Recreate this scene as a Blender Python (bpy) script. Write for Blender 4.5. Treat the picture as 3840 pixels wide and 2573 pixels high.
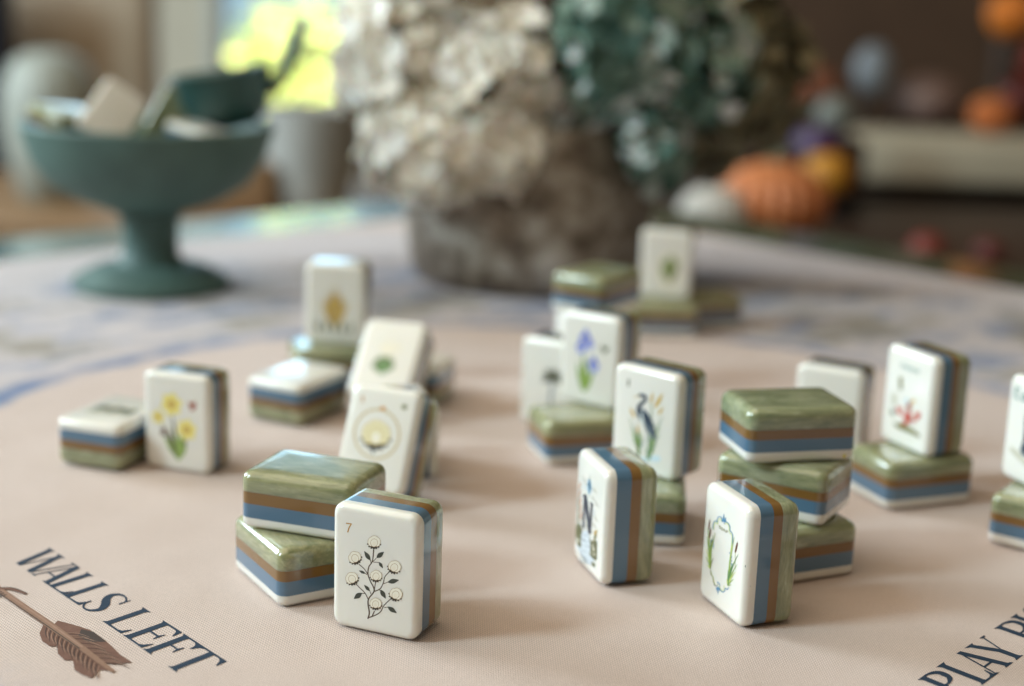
import bpy, bmesh, math, random
from mathutils import Matrix, Vector, Euler

for o in list(bpy.data.objects):
    bpy.data.objects.remove(o)
sc = bpy.context.scene
COL = sc.collection
MM = 0.001
R = math.radians

# ------------------------------------------------------------------ camera
cam_d = bpy.data.cameras.new('camera')
cam = bpy.data.objects.new('camera', cam_d)
COL.objects.link(cam)
PITCH, ROLL = 0.2331491, 0.0355831
fw = Vector((0, math.cos(PITCH), -math.sin(PITCH)))
up = Vector((0, math.sin(PITCH), math.cos(PITCH)))
rt = Vector((1, 0, 0))
r2 = rt * math.cos(ROLL) + up * math.sin(ROLL)
u2 = -rt * math.sin(ROLL) + up * math.cos(ROLL)
m = Matrix((r2, u2, -fw)).transposed().to_4x4()
m.translation = Vector((0, -0.250, 0.1458274))
cam.matrix_world = m
cam_d.sensor_width = 36.0
cam_d.lens = 5716.86 / 3840 * 36
cam_d.clip_start = 0.01
cam_d.clip_end = 60
cam_d.dof.use_dof = True
cam_d.dof.focus_distance = 0.347
cam_d.dof.aperture_fstop = cam_d.lens / 8.4
sc.camera = cam
sc.render.resolution_x, sc.render.resolution_y = 1024, 686

# ------------------------------------------------------------------ light: dim warm room, cool windows
world = bpy.data.worlds.new('World')
sc.world = world
world.use_nodes = True
bg = world.node_tree.nodes['Background']
bg.inputs['Color'].default_value = (1.0, 0.80, 0.56, 1)
bg.inputs['Strength'].default_value = 0.15

def area(name, loc, target, sx, sy, power, color):
    l = bpy.data.lights.new(name, 'AREA')
    l.shape = 'RECTANGLE'
    l.size, l.size_y, l.energy, l.color = sx, sy, power, color
    o = bpy.data.objects.new(name, l)
    COL.objects.link(o)
    o.location = loc
    d = Vector(target) - Vector(loc)
    o.rotation_euler = d.to_track_quat('-Z', 'Y').to_euler()
    return o

# tall window to the left and a little in front of the tiles
az = math.atan2(-0.27, -0.96)
el = R(32)
D = 3.0
area('side_window_light', (math.cos(az) * D * math.cos(el) + .03, math.sin(az) * D * math.cos(el) + .12, D * math.sin(el)),
     (0.03, 0.12, 0), 0.50, 0.9, 55, (0.66, 0.89, 1.0))
# warm daylight spread by the pale ceiling over the table
area('ceiling_bounce_light', (-0.75, 0.05, 1.55), (-0.35, 0.15, 0.0), 2.0, 2.0, 21.0, (1.0, 0.85, 0.64))
# added fill lamp, far left: brightens the bowl's left side and the far tiles
area('far_side_fill_light', (-1.9, 1.05, 0.75), (-0.1, 0.40, 0.05), 0.7, 0.8, 42, (0.74, 0.90, 1.0))
# window behind the table, far left: what the glossy tops mirror
area('back_window_light', (-0.60, 2.50, 0.40), (-0.60, 0.3, 0.2), 0.90, 0.50, 3.9, (0.46, 0.77, 1.0))
# sunlight on the shrub outside
sp = bpy.data.lights.new('garden_light', 'SPOT')
sp.energy, sp.color, sp.spot_size = 1900, (1.0, 0.95, 0.75), R(40)
so = bpy.data.objects.new('garden_light', sp)
COL.objects.link(so)
so.location = (-0.9, 2.9, 2.0)
so.rotation_euler = (Vector((-0.58, 3.7, -0.1)) - Vector(so.location)).to_track_quat('-Z', 'Y').to_euler()

sc.view_settings.view_transform = 'Standard'
sc.view_settings.look = 'None'
sc.view_settings.exposure = 0.12
sc.view_settings.gamma = 1.0
sc.view_settings.use_curve_mapping = False
sc.cycles.use_denoising = True
sc.cycles.sample_clamp_indirect = 4.0
sc.cycles.max_bounces = 8

# ------------------------------------------------------------------ materials
def new_mat(name):
    ma = bpy.data.materials.new(name)
    ma.use_nodes = True
    nt = ma.node_tree
    return ma, nt, nt.nodes['Principled BSDF']

def N(nt, typ, **kw):
    n = nt.nodes.new(typ)
    for k, v in kw.items():
        setattr(n, k, v)
    return n

def L(nt, a, b):
    nt.links.new(a, b)

def math_node(nt, op, a, b=None, clamp=False):
    n = nt.nodes.new('ShaderNodeMath')
    n.operation = op
    n.use_clamp = clamp
    for i, v in enumerate((a, b)):
        if v is None:
            continue
        if isinstance(v, (int, float)):
            n.inputs[i].default_value = v
        else:
            nt.links.new(v, n.inputs[i])
    return n.outputs[0]

def mixc(nt, fac, a, b):
    n = nt.nodes.new('ShaderNodeMix')
    n.data_type = 'RGBA'
    for sock, v in ((n.inputs[0], fac), (n.inputs[6], a), (n.inputs[7], b)):
        if isinstance(v, (int, float)):
            sock.default_value = v
        elif isinstance(v, tuple):
            sock.default_value = (*v[:3], 1)
        else:
            nt.links.new(v, sock)
    return n.outputs[2]

def ramp(nt, src, stops):
    n = nt.nodes.new('ShaderNodeValToRGB')
    cr = n.color_ramp
    while len(cr.elements) > 1:
        cr.elements.remove(cr.elements[-1])
    cr.elements[0].position = stops[0][0]
    cr.elements[0].color = (*stops[0][1], 1)
    for p, c in stops[1:]:
        e = cr.elements.new(p)
        e.color = (*c, 1)
    nt.links.new(src, n.inputs[0])
    return n.outputs[0]

def noise(nt, vec, scale, detail=3, rough=.5):
    n = nt.nodes.new('ShaderNodeTexNoise')
    n.inputs['Scale'].default_value = scale
    n.inputs['Detail'].default_value = detail
    n.inputs['Roughness'].default_value = rough
    if vec is not None:
        nt.links.new(vec, n.inputs['Vector'])
    return n.outputs['Fac']

def simple(name, col, rough=.5, var=.0, scale=60, metallic=0, coat=0, sss=0, ssr=(1, .6, .4), sscale=.002):
    ma, nt, p = new_mat(name)
    p.inputs['Base Color'].default_value = (*col, 1)
    p.inputs['Roughness'].default_value = rough
    p.inputs['Metallic'].default_value = metallic
    p.inputs['Coat Weight'].default_value = coat
    p.inputs['Coat Roughness'].default_value = .05
    if sss:
        p.inputs['Subsurface Weight'].default_value = sss
        p.inputs['Subsurface Radius'].default_value = ssr
        p.inputs['Subsurface Scale'].default_value = sscale
    if var:
        tc = N(nt, 'ShaderNodeTexCoord')
        f = noise(nt, tc.outputs['Object'], scale, 4, .6)
        c = mixc(nt, f, tuple(x * (1 - var) for x in col), tuple(min(1, x * (1 + var)) for x in col))
        L(nt, c, p.inputs['Base Color'])
    return ma

def resin(name, col, var, sss, rough=.16):
    """cast resin layer of a tile: faint clouding, tiny scratches in the gloss"""
    ma, nt, p = new_mat(name)
    tc = N(nt, 'ShaderNodeTexCoord')
    oi = N(nt, 'ShaderNodeObjectInfo')
    vm = N(nt, 'ShaderNodeVectorMath', operation='ADD')
    L(nt, tc.outputs['Object'], vm.inputs[0])
    cb = N(nt, 'ShaderNodeCombineXYZ')
    L(nt, math_node(nt, 'MULTIPLY', oi.outputs['Random'], 3.0), cb.inputs[0])
    L(nt, cb.outputs[0], vm.inputs[1])
    f = noise(nt, vm.outputs[0], 90, 3)
    c = mixc(nt, f, tuple(x * (1 - var) for x in col), tuple(min(1, x * (1 + var)) for x in col))
    L(nt, c, p.inputs['Base Color'])
    rf = noise(nt, vm.outputs[0], 450, 4, .65)
    L(nt, math_node(nt, 'ADD', math_node(nt, 'MULTIPLY', rf, .16), rough - .08), p.inputs['Roughness'])
    p.inputs['Coat Weight'].default_value = .6
    p.inputs['Coat Roughness'].default_value = .035
    if sss:
        p.inputs['Subsurface Weight'].default_value = sss
        p.inputs['Subsurface Radius'].default_value = (1, .75, .5)
        p.inputs['Subsurface Scale'].default_value = .0018
    b = N(nt, 'ShaderNodeBump')
    b.inputs['Strength'].default_value = .05
    b.inputs['Distance'].default_value = .0003
    L(nt, noise(nt, vm.outputs[0], 260, 2), b.inputs['Height'])
    L(nt, b.outputs[0], p.inputs['Normal'])
    return ma

M = {}
M['cream'] = resin('cream_resin', (.805, .790, .725), .015, .30)
M['blue'] = resin('blue_resin', (.085, .172, .265), .04, 0)
M['brown'] = resin('brown_resin', (.200, .102, .026), .06, 0)

def jade():
    ma, nt, p = new_mat('jade_resin')
    tc = N(nt, 'ShaderNodeTexCoord')
    oi = N(nt, 'ShaderNodeObjectInfo')
    mp = N(nt, 'ShaderNodeMapping')
    mp.inputs['Scale'].default_value = (1, 1.7, .32)
    L(nt, tc.outputs['Object'], mp.inputs['Vector'])
    cb = N(nt, 'ShaderNodeCombineXYZ')
    L(nt, math_node(nt, 'MULTIPLY', oi.outputs['Random'], 2.7), cb.inputs[0])
    L(nt, math_node(nt, 'MULTIPLY', oi.outputs['Random'], 5.1), cb.inputs[1])
    L(nt, cb.outputs[0], mp.inputs['Location'])
    v = mp.outputs[0]
    n1 = noise(nt, v, 150, 4, .6)
    n1.node.inputs['Distortion'].default_value = 1.4
    n2 = noise(nt, v, 800, 4, .6)
    n2.node.inputs['Distortion'].default_value = .8
    n3 = noise(nt, v, 55, 2, .5)
    s = math_node(nt, 'ADD', math_node(nt, 'MULTIPLY', n1, .65), math_node(nt, 'MULTIPLY', n2, .35))
    c = ramp(nt, s, [(.30, (.145, .170, .105)), (.43, (.235, .258, .165)), (.55, (.330, .345, .235)), (.68, (.49, .505, .39))])
    hue = mixc(nt, math_node(nt, 'ADD', math_node(nt, 'MULTIPLY', n3, .9), math_node(nt, 'MULTIPLY', oi.outputs['Random'], .5), True),
               (.86, 1.0, .97), (1.08, 1.0, .82))
    mu = N(nt, 'ShaderNodeMix', data_type='RGBA', blend_type='MULTIPLY')
    mu.inputs[0].default_value = 1
    L(nt, c, mu.inputs[6])
    L(nt, hue, mu.inputs[7])
    L(nt, mu.outputs[2], p.inputs['Base Color'])
    rf = noise(nt, tc.outputs['Object'], 700, 4, .7)
    L(nt, math_node(nt, 'ADD', math_node(nt, 'MULTIPLY', rf, .2), .06), p.inputs['Roughness'])
    p.inputs['Subsurface Weight'].default_value = .85
    p.inputs['Subsurface Radius'].default_value = (1, 1, .6)
    p.inputs['Subsurface Scale'].default_value = .0038
    p.inputs['Coat Weight'].default_value = .9
    p.inputs['Coat Roughness'].default_value = .025
    b = N(nt, 'ShaderNodeBump')
    b.inputs['Strength'].default_value = .09
    b.inputs['Distance'].default_value = .0004
    L(nt, math_node(nt, 'ADD', n2, noise(nt, tc.outputs['Object'], 240, 3)), b.inputs['Height'])
    L(nt, b.outputs[0], p.inputs['Normal'])
    return ma
M['jade'] = jade()

INKS = {}
def ink(key):
    cols = dict(gold=(.50, .27, .07), tan=(.42, .28, .13), boll=(.86, .83, .71), bollyellow=(.76, .70, .44), ringgold=(.58, .47, .26), boll2=(.84, .79, .65), dark=(.035, .030, .022),
                leaf=(.040, .050, .038), stem=(.075, .050, .030), navy=(.012, .034, .066), blue=(.10, .26, .42), sky=(.42, .62, .72),
                pale=(.62, .70, .70), pool=(.56, .63, .69), olive=(.20, .20, .07), moss=(.10, .115, .045), grass=(.26, .38, .09),
                lime=(.52, .60, .16), green=(.11, .24, .08), straw=(.62, .42, .10), rust=(.50, .17, .05), brown=(.14, .055, .03),
                grey=(.22, .27, .30), slate=(.085, .125, .165), yellow=(.84, .74, .22), orange=(.70, .30, .06), red=(.55, .06, .03), iris=(.14, .19, .62),
                iris2=(.30, .36, .78), black=(.02, .02, .02), wash=(.60, .74, .80), brick=(.36, .09, .05), teal=(.05, .20, .16),
                yel=(.70, .62, .05), stone=(.55, .53, .42))
    if key not in INKS:
        INKS[key] = simple('ink_' + key, cols[key], .3, .06, 900, coat=.25)
    return INKS[key]

def cloth_material():
    ma, nt, p = new_mat('mat_cloth')
    tc = N(nt, 'ShaderNodeTexCoord')
    ob = tc.outputs['Object']
    sx = N(nt, 'ShaderNodeSeparateXYZ')
    L(nt, ob, sx.inputs[0])
    x, y = sx.outputs[0], sx.outputs[1]
    k = 2 * math.pi / .00072
    wob = math_node(nt, 'MULTIPLY', noise(nt, ob, 60, 2), 4.0)
    a = math_node(nt, 'SINE', math_node(nt, 'ADD', math_node(nt, 'MULTIPLY', x, k), wob))
    b = math_node(nt, 'SINE', math_node(nt, 'ADD', math_node(nt, 'MULTIPLY', y, k * .92), wob))
    weave = math_node(nt, 'MULTIPLY', a, b)
    weave = math_node(nt, 'ADD', math_node(nt, 'MULTIPLY', weave, .55), math_node(nt, 'MULTIPLY', a, .45))
    fuzz = noise(nt, ob, 2600, 3, .7)
    base = mixc(nt, noise(nt, ob, 26, 4, .6), (.515, .410, .358), (.625, .508, .450))
    r = N(nt, 'ShaderNodeVectorMath', operation='LENGTH')
    off = N(nt, 'ShaderNodeVectorMath', operation='SUBTRACT')
    off.inputs[1].default_value = (.0226, .0113, 0)
    L(nt, ob, off.inputs[0])
    L(nt, off.outputs[0], r.inputs[0])
    rr = math_node(nt, 'ADD', r.outputs['Value'], math_node(nt, 'MULTIPLY', math_node(nt, 'SUBTRACT', noise(nt, ob, 22, 3), .5), .022))
    def band(src, lo, hi, soft):
        up_ = N(nt, 'ShaderNodeMapRange', interpolation_type='SMOOTHSTEP')
        up_.inputs[1].default_value, up_.inputs[2].default_value = lo - soft, lo + soft
        L(nt, src, up_.inputs[0])
        dn = N(nt, 'ShaderNodeMapRange', interpolation_type='SMOOTHSTEP')
        dn.inputs[1].default_value, dn.inputs[2].default_value = hi - soft, hi + soft
        dn.inputs[3].default_value, dn.inputs[4].default_value = 1, 0
        L(nt, src, dn.inputs[0])
        return math_node(nt, 'MULTIPLY', up_.outputs[0], dn.outputs[0])
    # printed wash outside the ring: pale blue grey with painted blue and mossy strokes
    outer = band(rr, .210, .46, .006)
    base = mixc(nt, math_node(nt, 'MULTIPLY', outer, .45), base, (.43, .45, .52))
    st = N(nt, 'ShaderNodeMapRange', interpolation_type='SMOOTHSTEP')
    st.inputs[1].default_value, st.inputs[2].default_value = .51, .58
    mps = N(nt, 'ShaderNodeMapping')
    mps.inputs['Rotation'].default_value = (0, 0, R(-45))
    mps.inputs['Scale'].default_value = (.55, 1.25, 1)
    L(nt, ob, mps.inputs['Vector'])
    L(nt, noise(nt, mps.outputs[0], 36, 5, .65), st.inputs[0])
    base = mixc(nt, math_node(nt, 'MULTIPLY', math_node(nt, 'MULTIPLY', st.outputs[0], band(rr, .213, .36, .03)), .78), base, (.15, .19, .31))
    st2 = N(nt, 'ShaderNodeMapRange', interpolation_type='SMOOTHSTEP')
    st2.inputs[1].default_value, st2.inputs[2].default_value = .50, .62
    vm = N(nt, 'ShaderNodeVectorMath', operation='ADD')
    vm.inputs[1].default_value = (3.1, 1.7, 0)
    L(nt, ob, vm.inputs[0])
    L(nt, noise(nt, vm.outputs[0], 20, 4, .6), st2.inputs[0])
    base = mixc(nt, math_node(nt, 'MULTIPLY', math_node(nt, 'MULTIPLY', st2.outputs[0], band(rr, .22, .36, .01)), .7), base, (.19, .155, .085))
    # the blue ring
    brk = N(nt, 'ShaderNodeMapRange')
    brk.inputs[1].default_value, brk.inputs[2].default_value, brk.inputs[3].default_value, brk.inputs[4].default_value = .38, .56, .45, .95
    L(nt, noise(nt, ob, 34, 4, .6), brk.inputs[0])
    base = mixc(nt, math_node(nt, 'MULTIPLY', band(rr, .199, .209, .0025), brk.outputs[0]), base, (.085, .145, .29))
    dk = math_node(nt, 'ADD', math_node(nt, 'MULTIPLY', weave, .42), math_node(nt, 'MULTIPLY', math_node(nt, 'SUBTRACT', fuzz, .5), .5))
    mulf = math_node(nt, 'ADD', dk, 1.0)
    vs = N(nt, 'ShaderNodeVectorMath', operation='SCALE')
    L(nt, base, vs.inputs[0])
    L(nt, mulf, vs.inputs['Scale'])
    L(nt, vs.outputs[0], p.inputs['Base Color'])
    p.inputs['Roughness'].default_value = .75
    p.inputs['Sheen Weight'].default_value = .15
    bm_ = N(nt, 'ShaderNodeBump')
    bm_.inputs['Strength'].default_value = .55
    bm_.inputs['Distance'].default_value = .00012
    L(nt, math_node(nt, 'ADD', weave, fuzz), bm_.inputs['Height'])
    b2 = N(nt, 'ShaderNodeBump')
    b2.inputs['Strength'].default_value = .5
    b2.inputs['Distance'].default_value = .004
    L(nt, noise(nt, ob, 20, 2), b2.inputs['Height'])
    L(nt, b2.outputs[0], bm_.inputs['Normal'])
    L(nt, bm_.outputs[0], p.inputs['Normal'])
    return ma

def print_material(name, c1, c2, scale=900, weave=True):
    """ink printed into the cloth: the weave shows through as speckle"""
    ma, nt, p = new_mat(name)
    tc = N(nt, 'ShaderNodeTexCoord')
    f = noise(nt, tc.outputs['Object'], scale, 3, .7)
    g = noise(nt, tc.outputs['Object'], 2400, 2, .7)
    c = mixc(nt, f, c1, c2)
    st = N(nt, 'ShaderNodeMapRange')
    st.inputs[1].default_value, st.inputs[2].default_value = .62, .78
    st.inputs[4].default_value = .42
    L(nt, g, st.inputs[0])
    c = mixc(nt, st.outputs[0], c, (.30, .27, .27))
    L(nt, c, p.inputs['Base Color'])
    p.inputs['Roughness'].default_value = .8
    return ma

# ------------------------------------------------------------------ object helpers
def link(o, parent=None):
    COL.objects.link(o)
    if parent is not None:
        o.parent = parent
    return o

def tag(o, label=None, cat=None, group=None, kind=None):
    if label: o['label'] = label
    if cat: o['category'] = cat
    if group: o['group'] = group
    if kind: o['kind'] = kind
    return o

def empty(name, mat_world=None):
    o = bpy.data.objects.new(name, None)
    o.empty_display_size = .01
    COL.objects.link(o)
    if mat_world is not None:
        o.matrix_world = mat_world
    return o

def mesh_obj(name, bm, mats, parent=None, smooth=True, angle=45):
    me = bpy.data.meshes.new(name)
    bm.normal_update()
    bm.to_mesh(me)
    bm.free()
    for ma in (mats if isinstance(mats, (list, tuple)) else [mats]):
        me.materials.append(ma)
    if smooth:
        me.shade_smooth()
        me.set_sharp_from_angle(angle=R(angle))
    return link(bpy.data.objects.new(name, me), parent)

def T(x, y, z, rz=0):
    return Matrix.Translation((x * MM, y * MM, z * MM)) @ Matrix.Rotation(rz, 4, 'Z')

def add_box(bm, lo, hi, bev=0):
    x0, y0, z0 = [v * MM for v in lo]
    x1, y1, z1 = [v * MM for v in hi]
    vs = [bm.verts.new(p) for p in ((x0, y0, z0), (x1, y0, z0), (x1, y1, z0), (x0, y1, z0), (x0, y0, z1), (x1, y0, z1), (x1, y1, z1), (x0, y1, z1))]
    fs = [bm.faces.new([vs[i] for i in f]) for f in ((3, 2, 1, 0), (4, 5, 6, 7), (0, 1, 5, 4), (1, 2, 6, 5), (2, 3, 7, 6), (3, 0, 4, 7))]
    if bev:
        es = list({e for f in fs for e in f.edges})
        bmesh.ops.bevel(bm, geom=es, offset=bev * MM, segments=3, profile=.5, affect='EDGES')

def add_lathe(bm, prof, seg=48, c=(0, 0, 0), ribs=0, ribamp=0, mtx=None):
    rings = []
    for (r, z) in prof:
        ring = []
        for i in range(seg):
            a = 2 * math.pi * i / seg
            q = r * (1 + (ribamp * (abs(math.sin(ribs * a / 2)) - .6) if ribs else 0))
            v = Vector(((c[0] + q * math.cos(a)) * MM, (c[1] + q * math.sin(a)) * MM, (c[2] + z) * MM))
            ring.append(bm.verts.new(mtx @ v if mtx else v))
        rings.append(ring)
    for a, b in zip(rings, rings[1:]):
        for i in range(seg):
            j = (i + 1) % seg
            bm.faces.new((a[i], a[j], b[j], b[i]))
    bm.faces.new(list(reversed(rings[0])))
    bm.faces.new(rings[-1])

def add_tube(bm, pts, rad, seg=10):
    pts = [Vector(p) * MM for p in pts]
    rings = []
    for i, p in enumerate(pts):
        t = (pts[min(i + 1, len(pts) - 1)] - pts[max(i - 1, 0)]).normalized()
        a = t.orthogonal().normalized() if i == 0 else (rings[-1][1] - t * rings[-1][1].dot(t)).normalized()
        b = t.cross(a)
        r = (rad[i] if isinstance(rad, (list, tuple)) else rad) * MM
        rings.append(([bm.verts.new(p + (a * math.cos(k * 2 * math.pi / seg) + b * math.sin(k * 2 * math.pi / seg)) * r) for k in range(seg)], a))
    for (A, _), (B, _) in zip(rings, rings[1:]):
        for i in range(seg):
            bm.faces.new((A[i], A[(i + 1) % seg], B[(i + 1) % seg], B[i]))
    bm.faces.new(list(reversed(rings[0][0])))
    bm.faces.new(rings[-1][0])

# ---- flat print drawing: polygons in millimetres
def catmull(pts, n=8):
    if len(pts) < 3:
        return [tuple(p) for p in pts]
    P = [pts[0]] + list(pts) + [pts[-1]]
    out = []
    for i in range(1, len(P) - 2):
        p0, p1, p2, p3 = P[i - 1], P[i], P[i + 1], P[i + 2]
        for k in range(n):
            t = k / n
            out.append(tuple(.5 * (2 * p1[j] + (p2[j] - p0[j]) * t + (2 * p0[j] - 5 * p1[j] + 4 * p2[j] - p3[j]) * t * t +
                             (3 * p1[j] - p0[j] - 3 * p2[j] + p3[j]) * t ** 3) for j in range(len(p1))))
    out.append(tuple(pts[-1]))
    return out

class Art:
    """collects flat coloured polygons; xf maps drawing units to millimetres"""
    def __init__(self, xf=None):
        self.items = []
        self.xf = xf or (lambda x, y: (x, y))
    def poly(self, key, pts):
        self.items.append((key, [[self.xf(*p) for p in pts]]))
    def quads(self, key, left, right):
        q = []
        for i in range(len(left) - 1):
            q.append([self.xf(*left[i]), self.xf(*left[i + 1]), self.xf(*right[i + 1]), self.xf(*right[i])])
        self.items.append((key, q))
    def stroke(self, key, pts, w, n=8):
        """pts of (x, y) or (x, y, width); smooth ribbon"""
        pts = [(p[0], p[1], p[2] if len(p) > 2 else w) for p in pts]
        c = catmull(pts, n)
        le, ri = [], []
        for i, p in enumerate(c):
            a, b = c[max(i - 1, 0)], c[min(i + 1, len(c) - 1)]
            dx, dy = b[0] - a[0], b[1] - a[1]
            d = math.hypot(dx, dy) or 1
            nx, ny = -dy / d * p[2] / 2, dx / d * p[2] / 2
            le.append((p[0] + nx, p[1] + ny))
            ri.append((p[0] - nx, p[1] - ny))
        self.quads(key, le, ri)
    def ell(self, key, cx, cy, rx, ry, rot=0, n=22):
        c, s = math.cos(rot), math.sin(rot)
        self.poly(key, [(cx + rx * math.cos(2 * math.pi * i / n) * c - ry * math.sin(2 * math.pi * i / n) * s,
                         cy + rx * math.cos(2 * math.pi * i / n) * s + ry * math.sin(2 * math.pi * i / n) * c) for i in range(n)])
    def ring(self, key, cx, cy, rx, ry, w, n=40):
        o_ = [(cx + (rx + w / 2) * math.cos(2 * math.pi * i / n), cy + (ry + w / 2) * math.sin(2 * math.pi * i / n)) for i in range(n + 1)]
        i_ = [(cx + (rx - w / 2) * math.cos(2 * math.pi * i / n), cy + (ry - w / 2) * math.sin(2 * math.pi * i / n)) for i in range(n + 1)]
        self.quads(key, o_, i_)
    def leaf(self, key, x0, y0, x1, y1, w):
        dx, dy = x1 - x0, y1 - y0
        self.stroke(key, [(x0, y0, w * .1), (x0 + dx * .25, y0 + dy * .25, w * .8), (x0 + dx * .5, y0 + dy * .5, w), (x0 + dx * .8, y0 + dy * .8, w * .5), (x1, y1, w * .03)], w, 5)

def build_art(name, art, parent, place, lift=.02, step=.0009, matfn=ink):
    """place(x_mm, y_mm, height_mm) -> local Vector in mm"""
    bm = bmesh.new()
    keys = []
    tris = []
    for i, (key, polys) in enumerate(art.items):
        if key not in keys:
            keys.append(key)
        for pl in polys:
            vs = [bm.verts.new(place(p[0], p[1], lift + step * i) * MM) for p in pl]
            try:
                f = bm.faces.new(vs)
            except ValueError:
                continue
            f.material_index = keys.index(key)
            f.normal_update()
            if len(vs) > 4:
                tris.append(f)
    bmesh.ops.triangulate(bm, faces=tris, ngon_method='EAR_CLIP')
    return mesh_obj(name, bm, [matfn(k) for k in keys], parent, smooth=False)

# ------------------------------------------------------------------ setting: table, mat, floor, far wall
bm = bmesh.new(); add_box(bm, (-4000, -2500, -800), (4000, 6000, -760))
tag(mesh_obj('floor', bm, simple('floor_wood', (.16, .09, .05), .5, .3, 8), smooth=False), 'brown wooden floor below the table', kind='structure')

MX, MY = 11.0, 172.0          # centre of the mat, turned 45 degrees
MROT = R(45)
wallnut = simple('dark_wood_panel', (.085, .046, .026), .55, .35, 14)
plaster = simple('beige_plaster', (.60, .55, .44), .8, .15, 6)
bm = bmesh.new(); add_box(bm, (-290, 2620, -760), (2400, 2720, 1500))
w_r = tag(mesh_obj('wall', bm, wallnut, smooth=False), 'dark brown panelled wall far behind the autumn ornaments', kind='structure')
bm = bmesh.new(); add_box(bm, (-2600, 2640, -760), (-570, 2740, 1500)); add_box(bm, (-569, 2640, -760), (-291, 2740, -140))
tag(mesh_obj('wall', bm, plaster, smooth=False), 'pale wall beside the garden window far behind the bowl', kind='structure')

def emit_mat(name, col, s):
    ma, nt, p = new_mat(name)
    p.inputs['Base Color'].default_value = (0, 0, 0, 1)
    p.inputs['Emission Color'].default_value = (*col, 1)
    p.inputs['Emission Strength'].default_value = s
    return ma
bm = bmesh.new(); add_box(bm, (-2600, 6500, -1500), (1500, 6560, 2500))
tag(mesh_obj('sky', bm, emit_mat('sky_light', (.40, .66, .82), .85), smooth=False), 'pale blue daylight sky beyond the window', kind='structure')

# window frame round the opening
fr = empty('window', T(-430, 2600, -140))
wm = simple('window_paint', (.50, .52, .48), .5, .1, 20)
for nm, lo, hi in (('sill', (-150, -30, -22), (150, 60, 0)), ('jamb', (-150, 0, .5), (-128, 40, 600)), ('jamb', (128, 0, .5), (150, 40, 600))):
    bm = bmesh.new(); add_box(bm, lo, hi, 3); mesh_obj(nm, bm, wm, fr)
gm, gnt, gp = new_mat('window_glass')
gp.inputs['Base Color'].default_value = (1, 1, 1, 1); gp.inputs['Alpha'].default_value = .06; gp.inputs['Roughness'].default_value = .02
bm = bmesh.new(); add_box(bm, (-127.5, 18, .5), (127.5, 22, 600)); mesh_obj('pane', bm, gm, fr, smooth=False)
tag(fr, 'window frame onto a sunlit garden behind the cream flowers', 'window')

tb = empty('table', T(MX, MY, -3, MROT))
table_paint = simple('green_table_paint', (.095, .130, .075), .22, .2, 30, coat=.5)
bm = bmesh.new(); add_box(bm, (-505, -505, -30), (505, 505, 0), 5); mesh_obj('tabletop', bm, table_paint, tb)
for sx_ in (-1, 1):
    for sy_ in (-1, 1):
        bm = bmesh.new(); add_box(bm, (sx_ * 430 - 30, sy_ * 430 - 30, -757), (sx_ * 430 + 30, sy_ * 430 + 30, -30.5), 3)
        mesh_obj('leg', bm, table_paint, tb)
tag(tb, 'dark green painted square table showing past the far edges of the mat', 'table')

gmat = empty('game_mat', T(MX, MY, 0, MROT))
def ripple(x, y):
    """gentle unevenness of the cloth in mm, never above zero; x, y in mat millimetres"""
    h = (math.sin(x * .061 + 1.1 + .8 * math.sin(y * .031)) + math.sin(y * .073 + .6 * math.sin(x * .043) + 2.0) + .8 * math.sin((x + y) * .037 + .4)
         + .5 * math.sin((x * .8 - y) * .105 + 1.7))
    return -.085 * (3.3 - h)
bm = bmesh.new()
n_ = 170
S_ = 425
grid = [[bm.verts.new(((-S_ + 2 * S_ * i / n_) * MM, (-S_ + 2 * S_ * j / n_) * MM, ripple(-S_ + 2 * S_ * i / n_, -S_ + 2 * S_ * j / n_) * MM)) for j in range(n_ + 1)] for i in range(n_ + 1)]
for i in range(n_):
    for j in range(n_):
        bm.faces.new((grid[i][j], grid[i + 1][j], grid[i + 1][j + 1], grid[i][j + 1]))
rim = [grid[i][0] for i in range(n_)] + [grid[n_][j] for j in range(n_)] + [grid[i][n_] for i in range(n_, 0, -1)] + [grid[0][j] for j in range(n_, 0, -1)]
low = [bm.verts.new((v.co.x, v.co.y, -.0028)) for v in rim]
for i in range(len(rim)):
    j = (i + 1) % len(rim)
    bm.faces.new((rim[i], low[i], low[j], rim[j]))
bm.faces.new(list(reversed(low)))
mesh_obj('cloth', bm, cloth_material(), gmat)
tag(gmat, 'beige pink cloth game mat with printed blue ring, lettering and arrows', 'mat')

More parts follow.
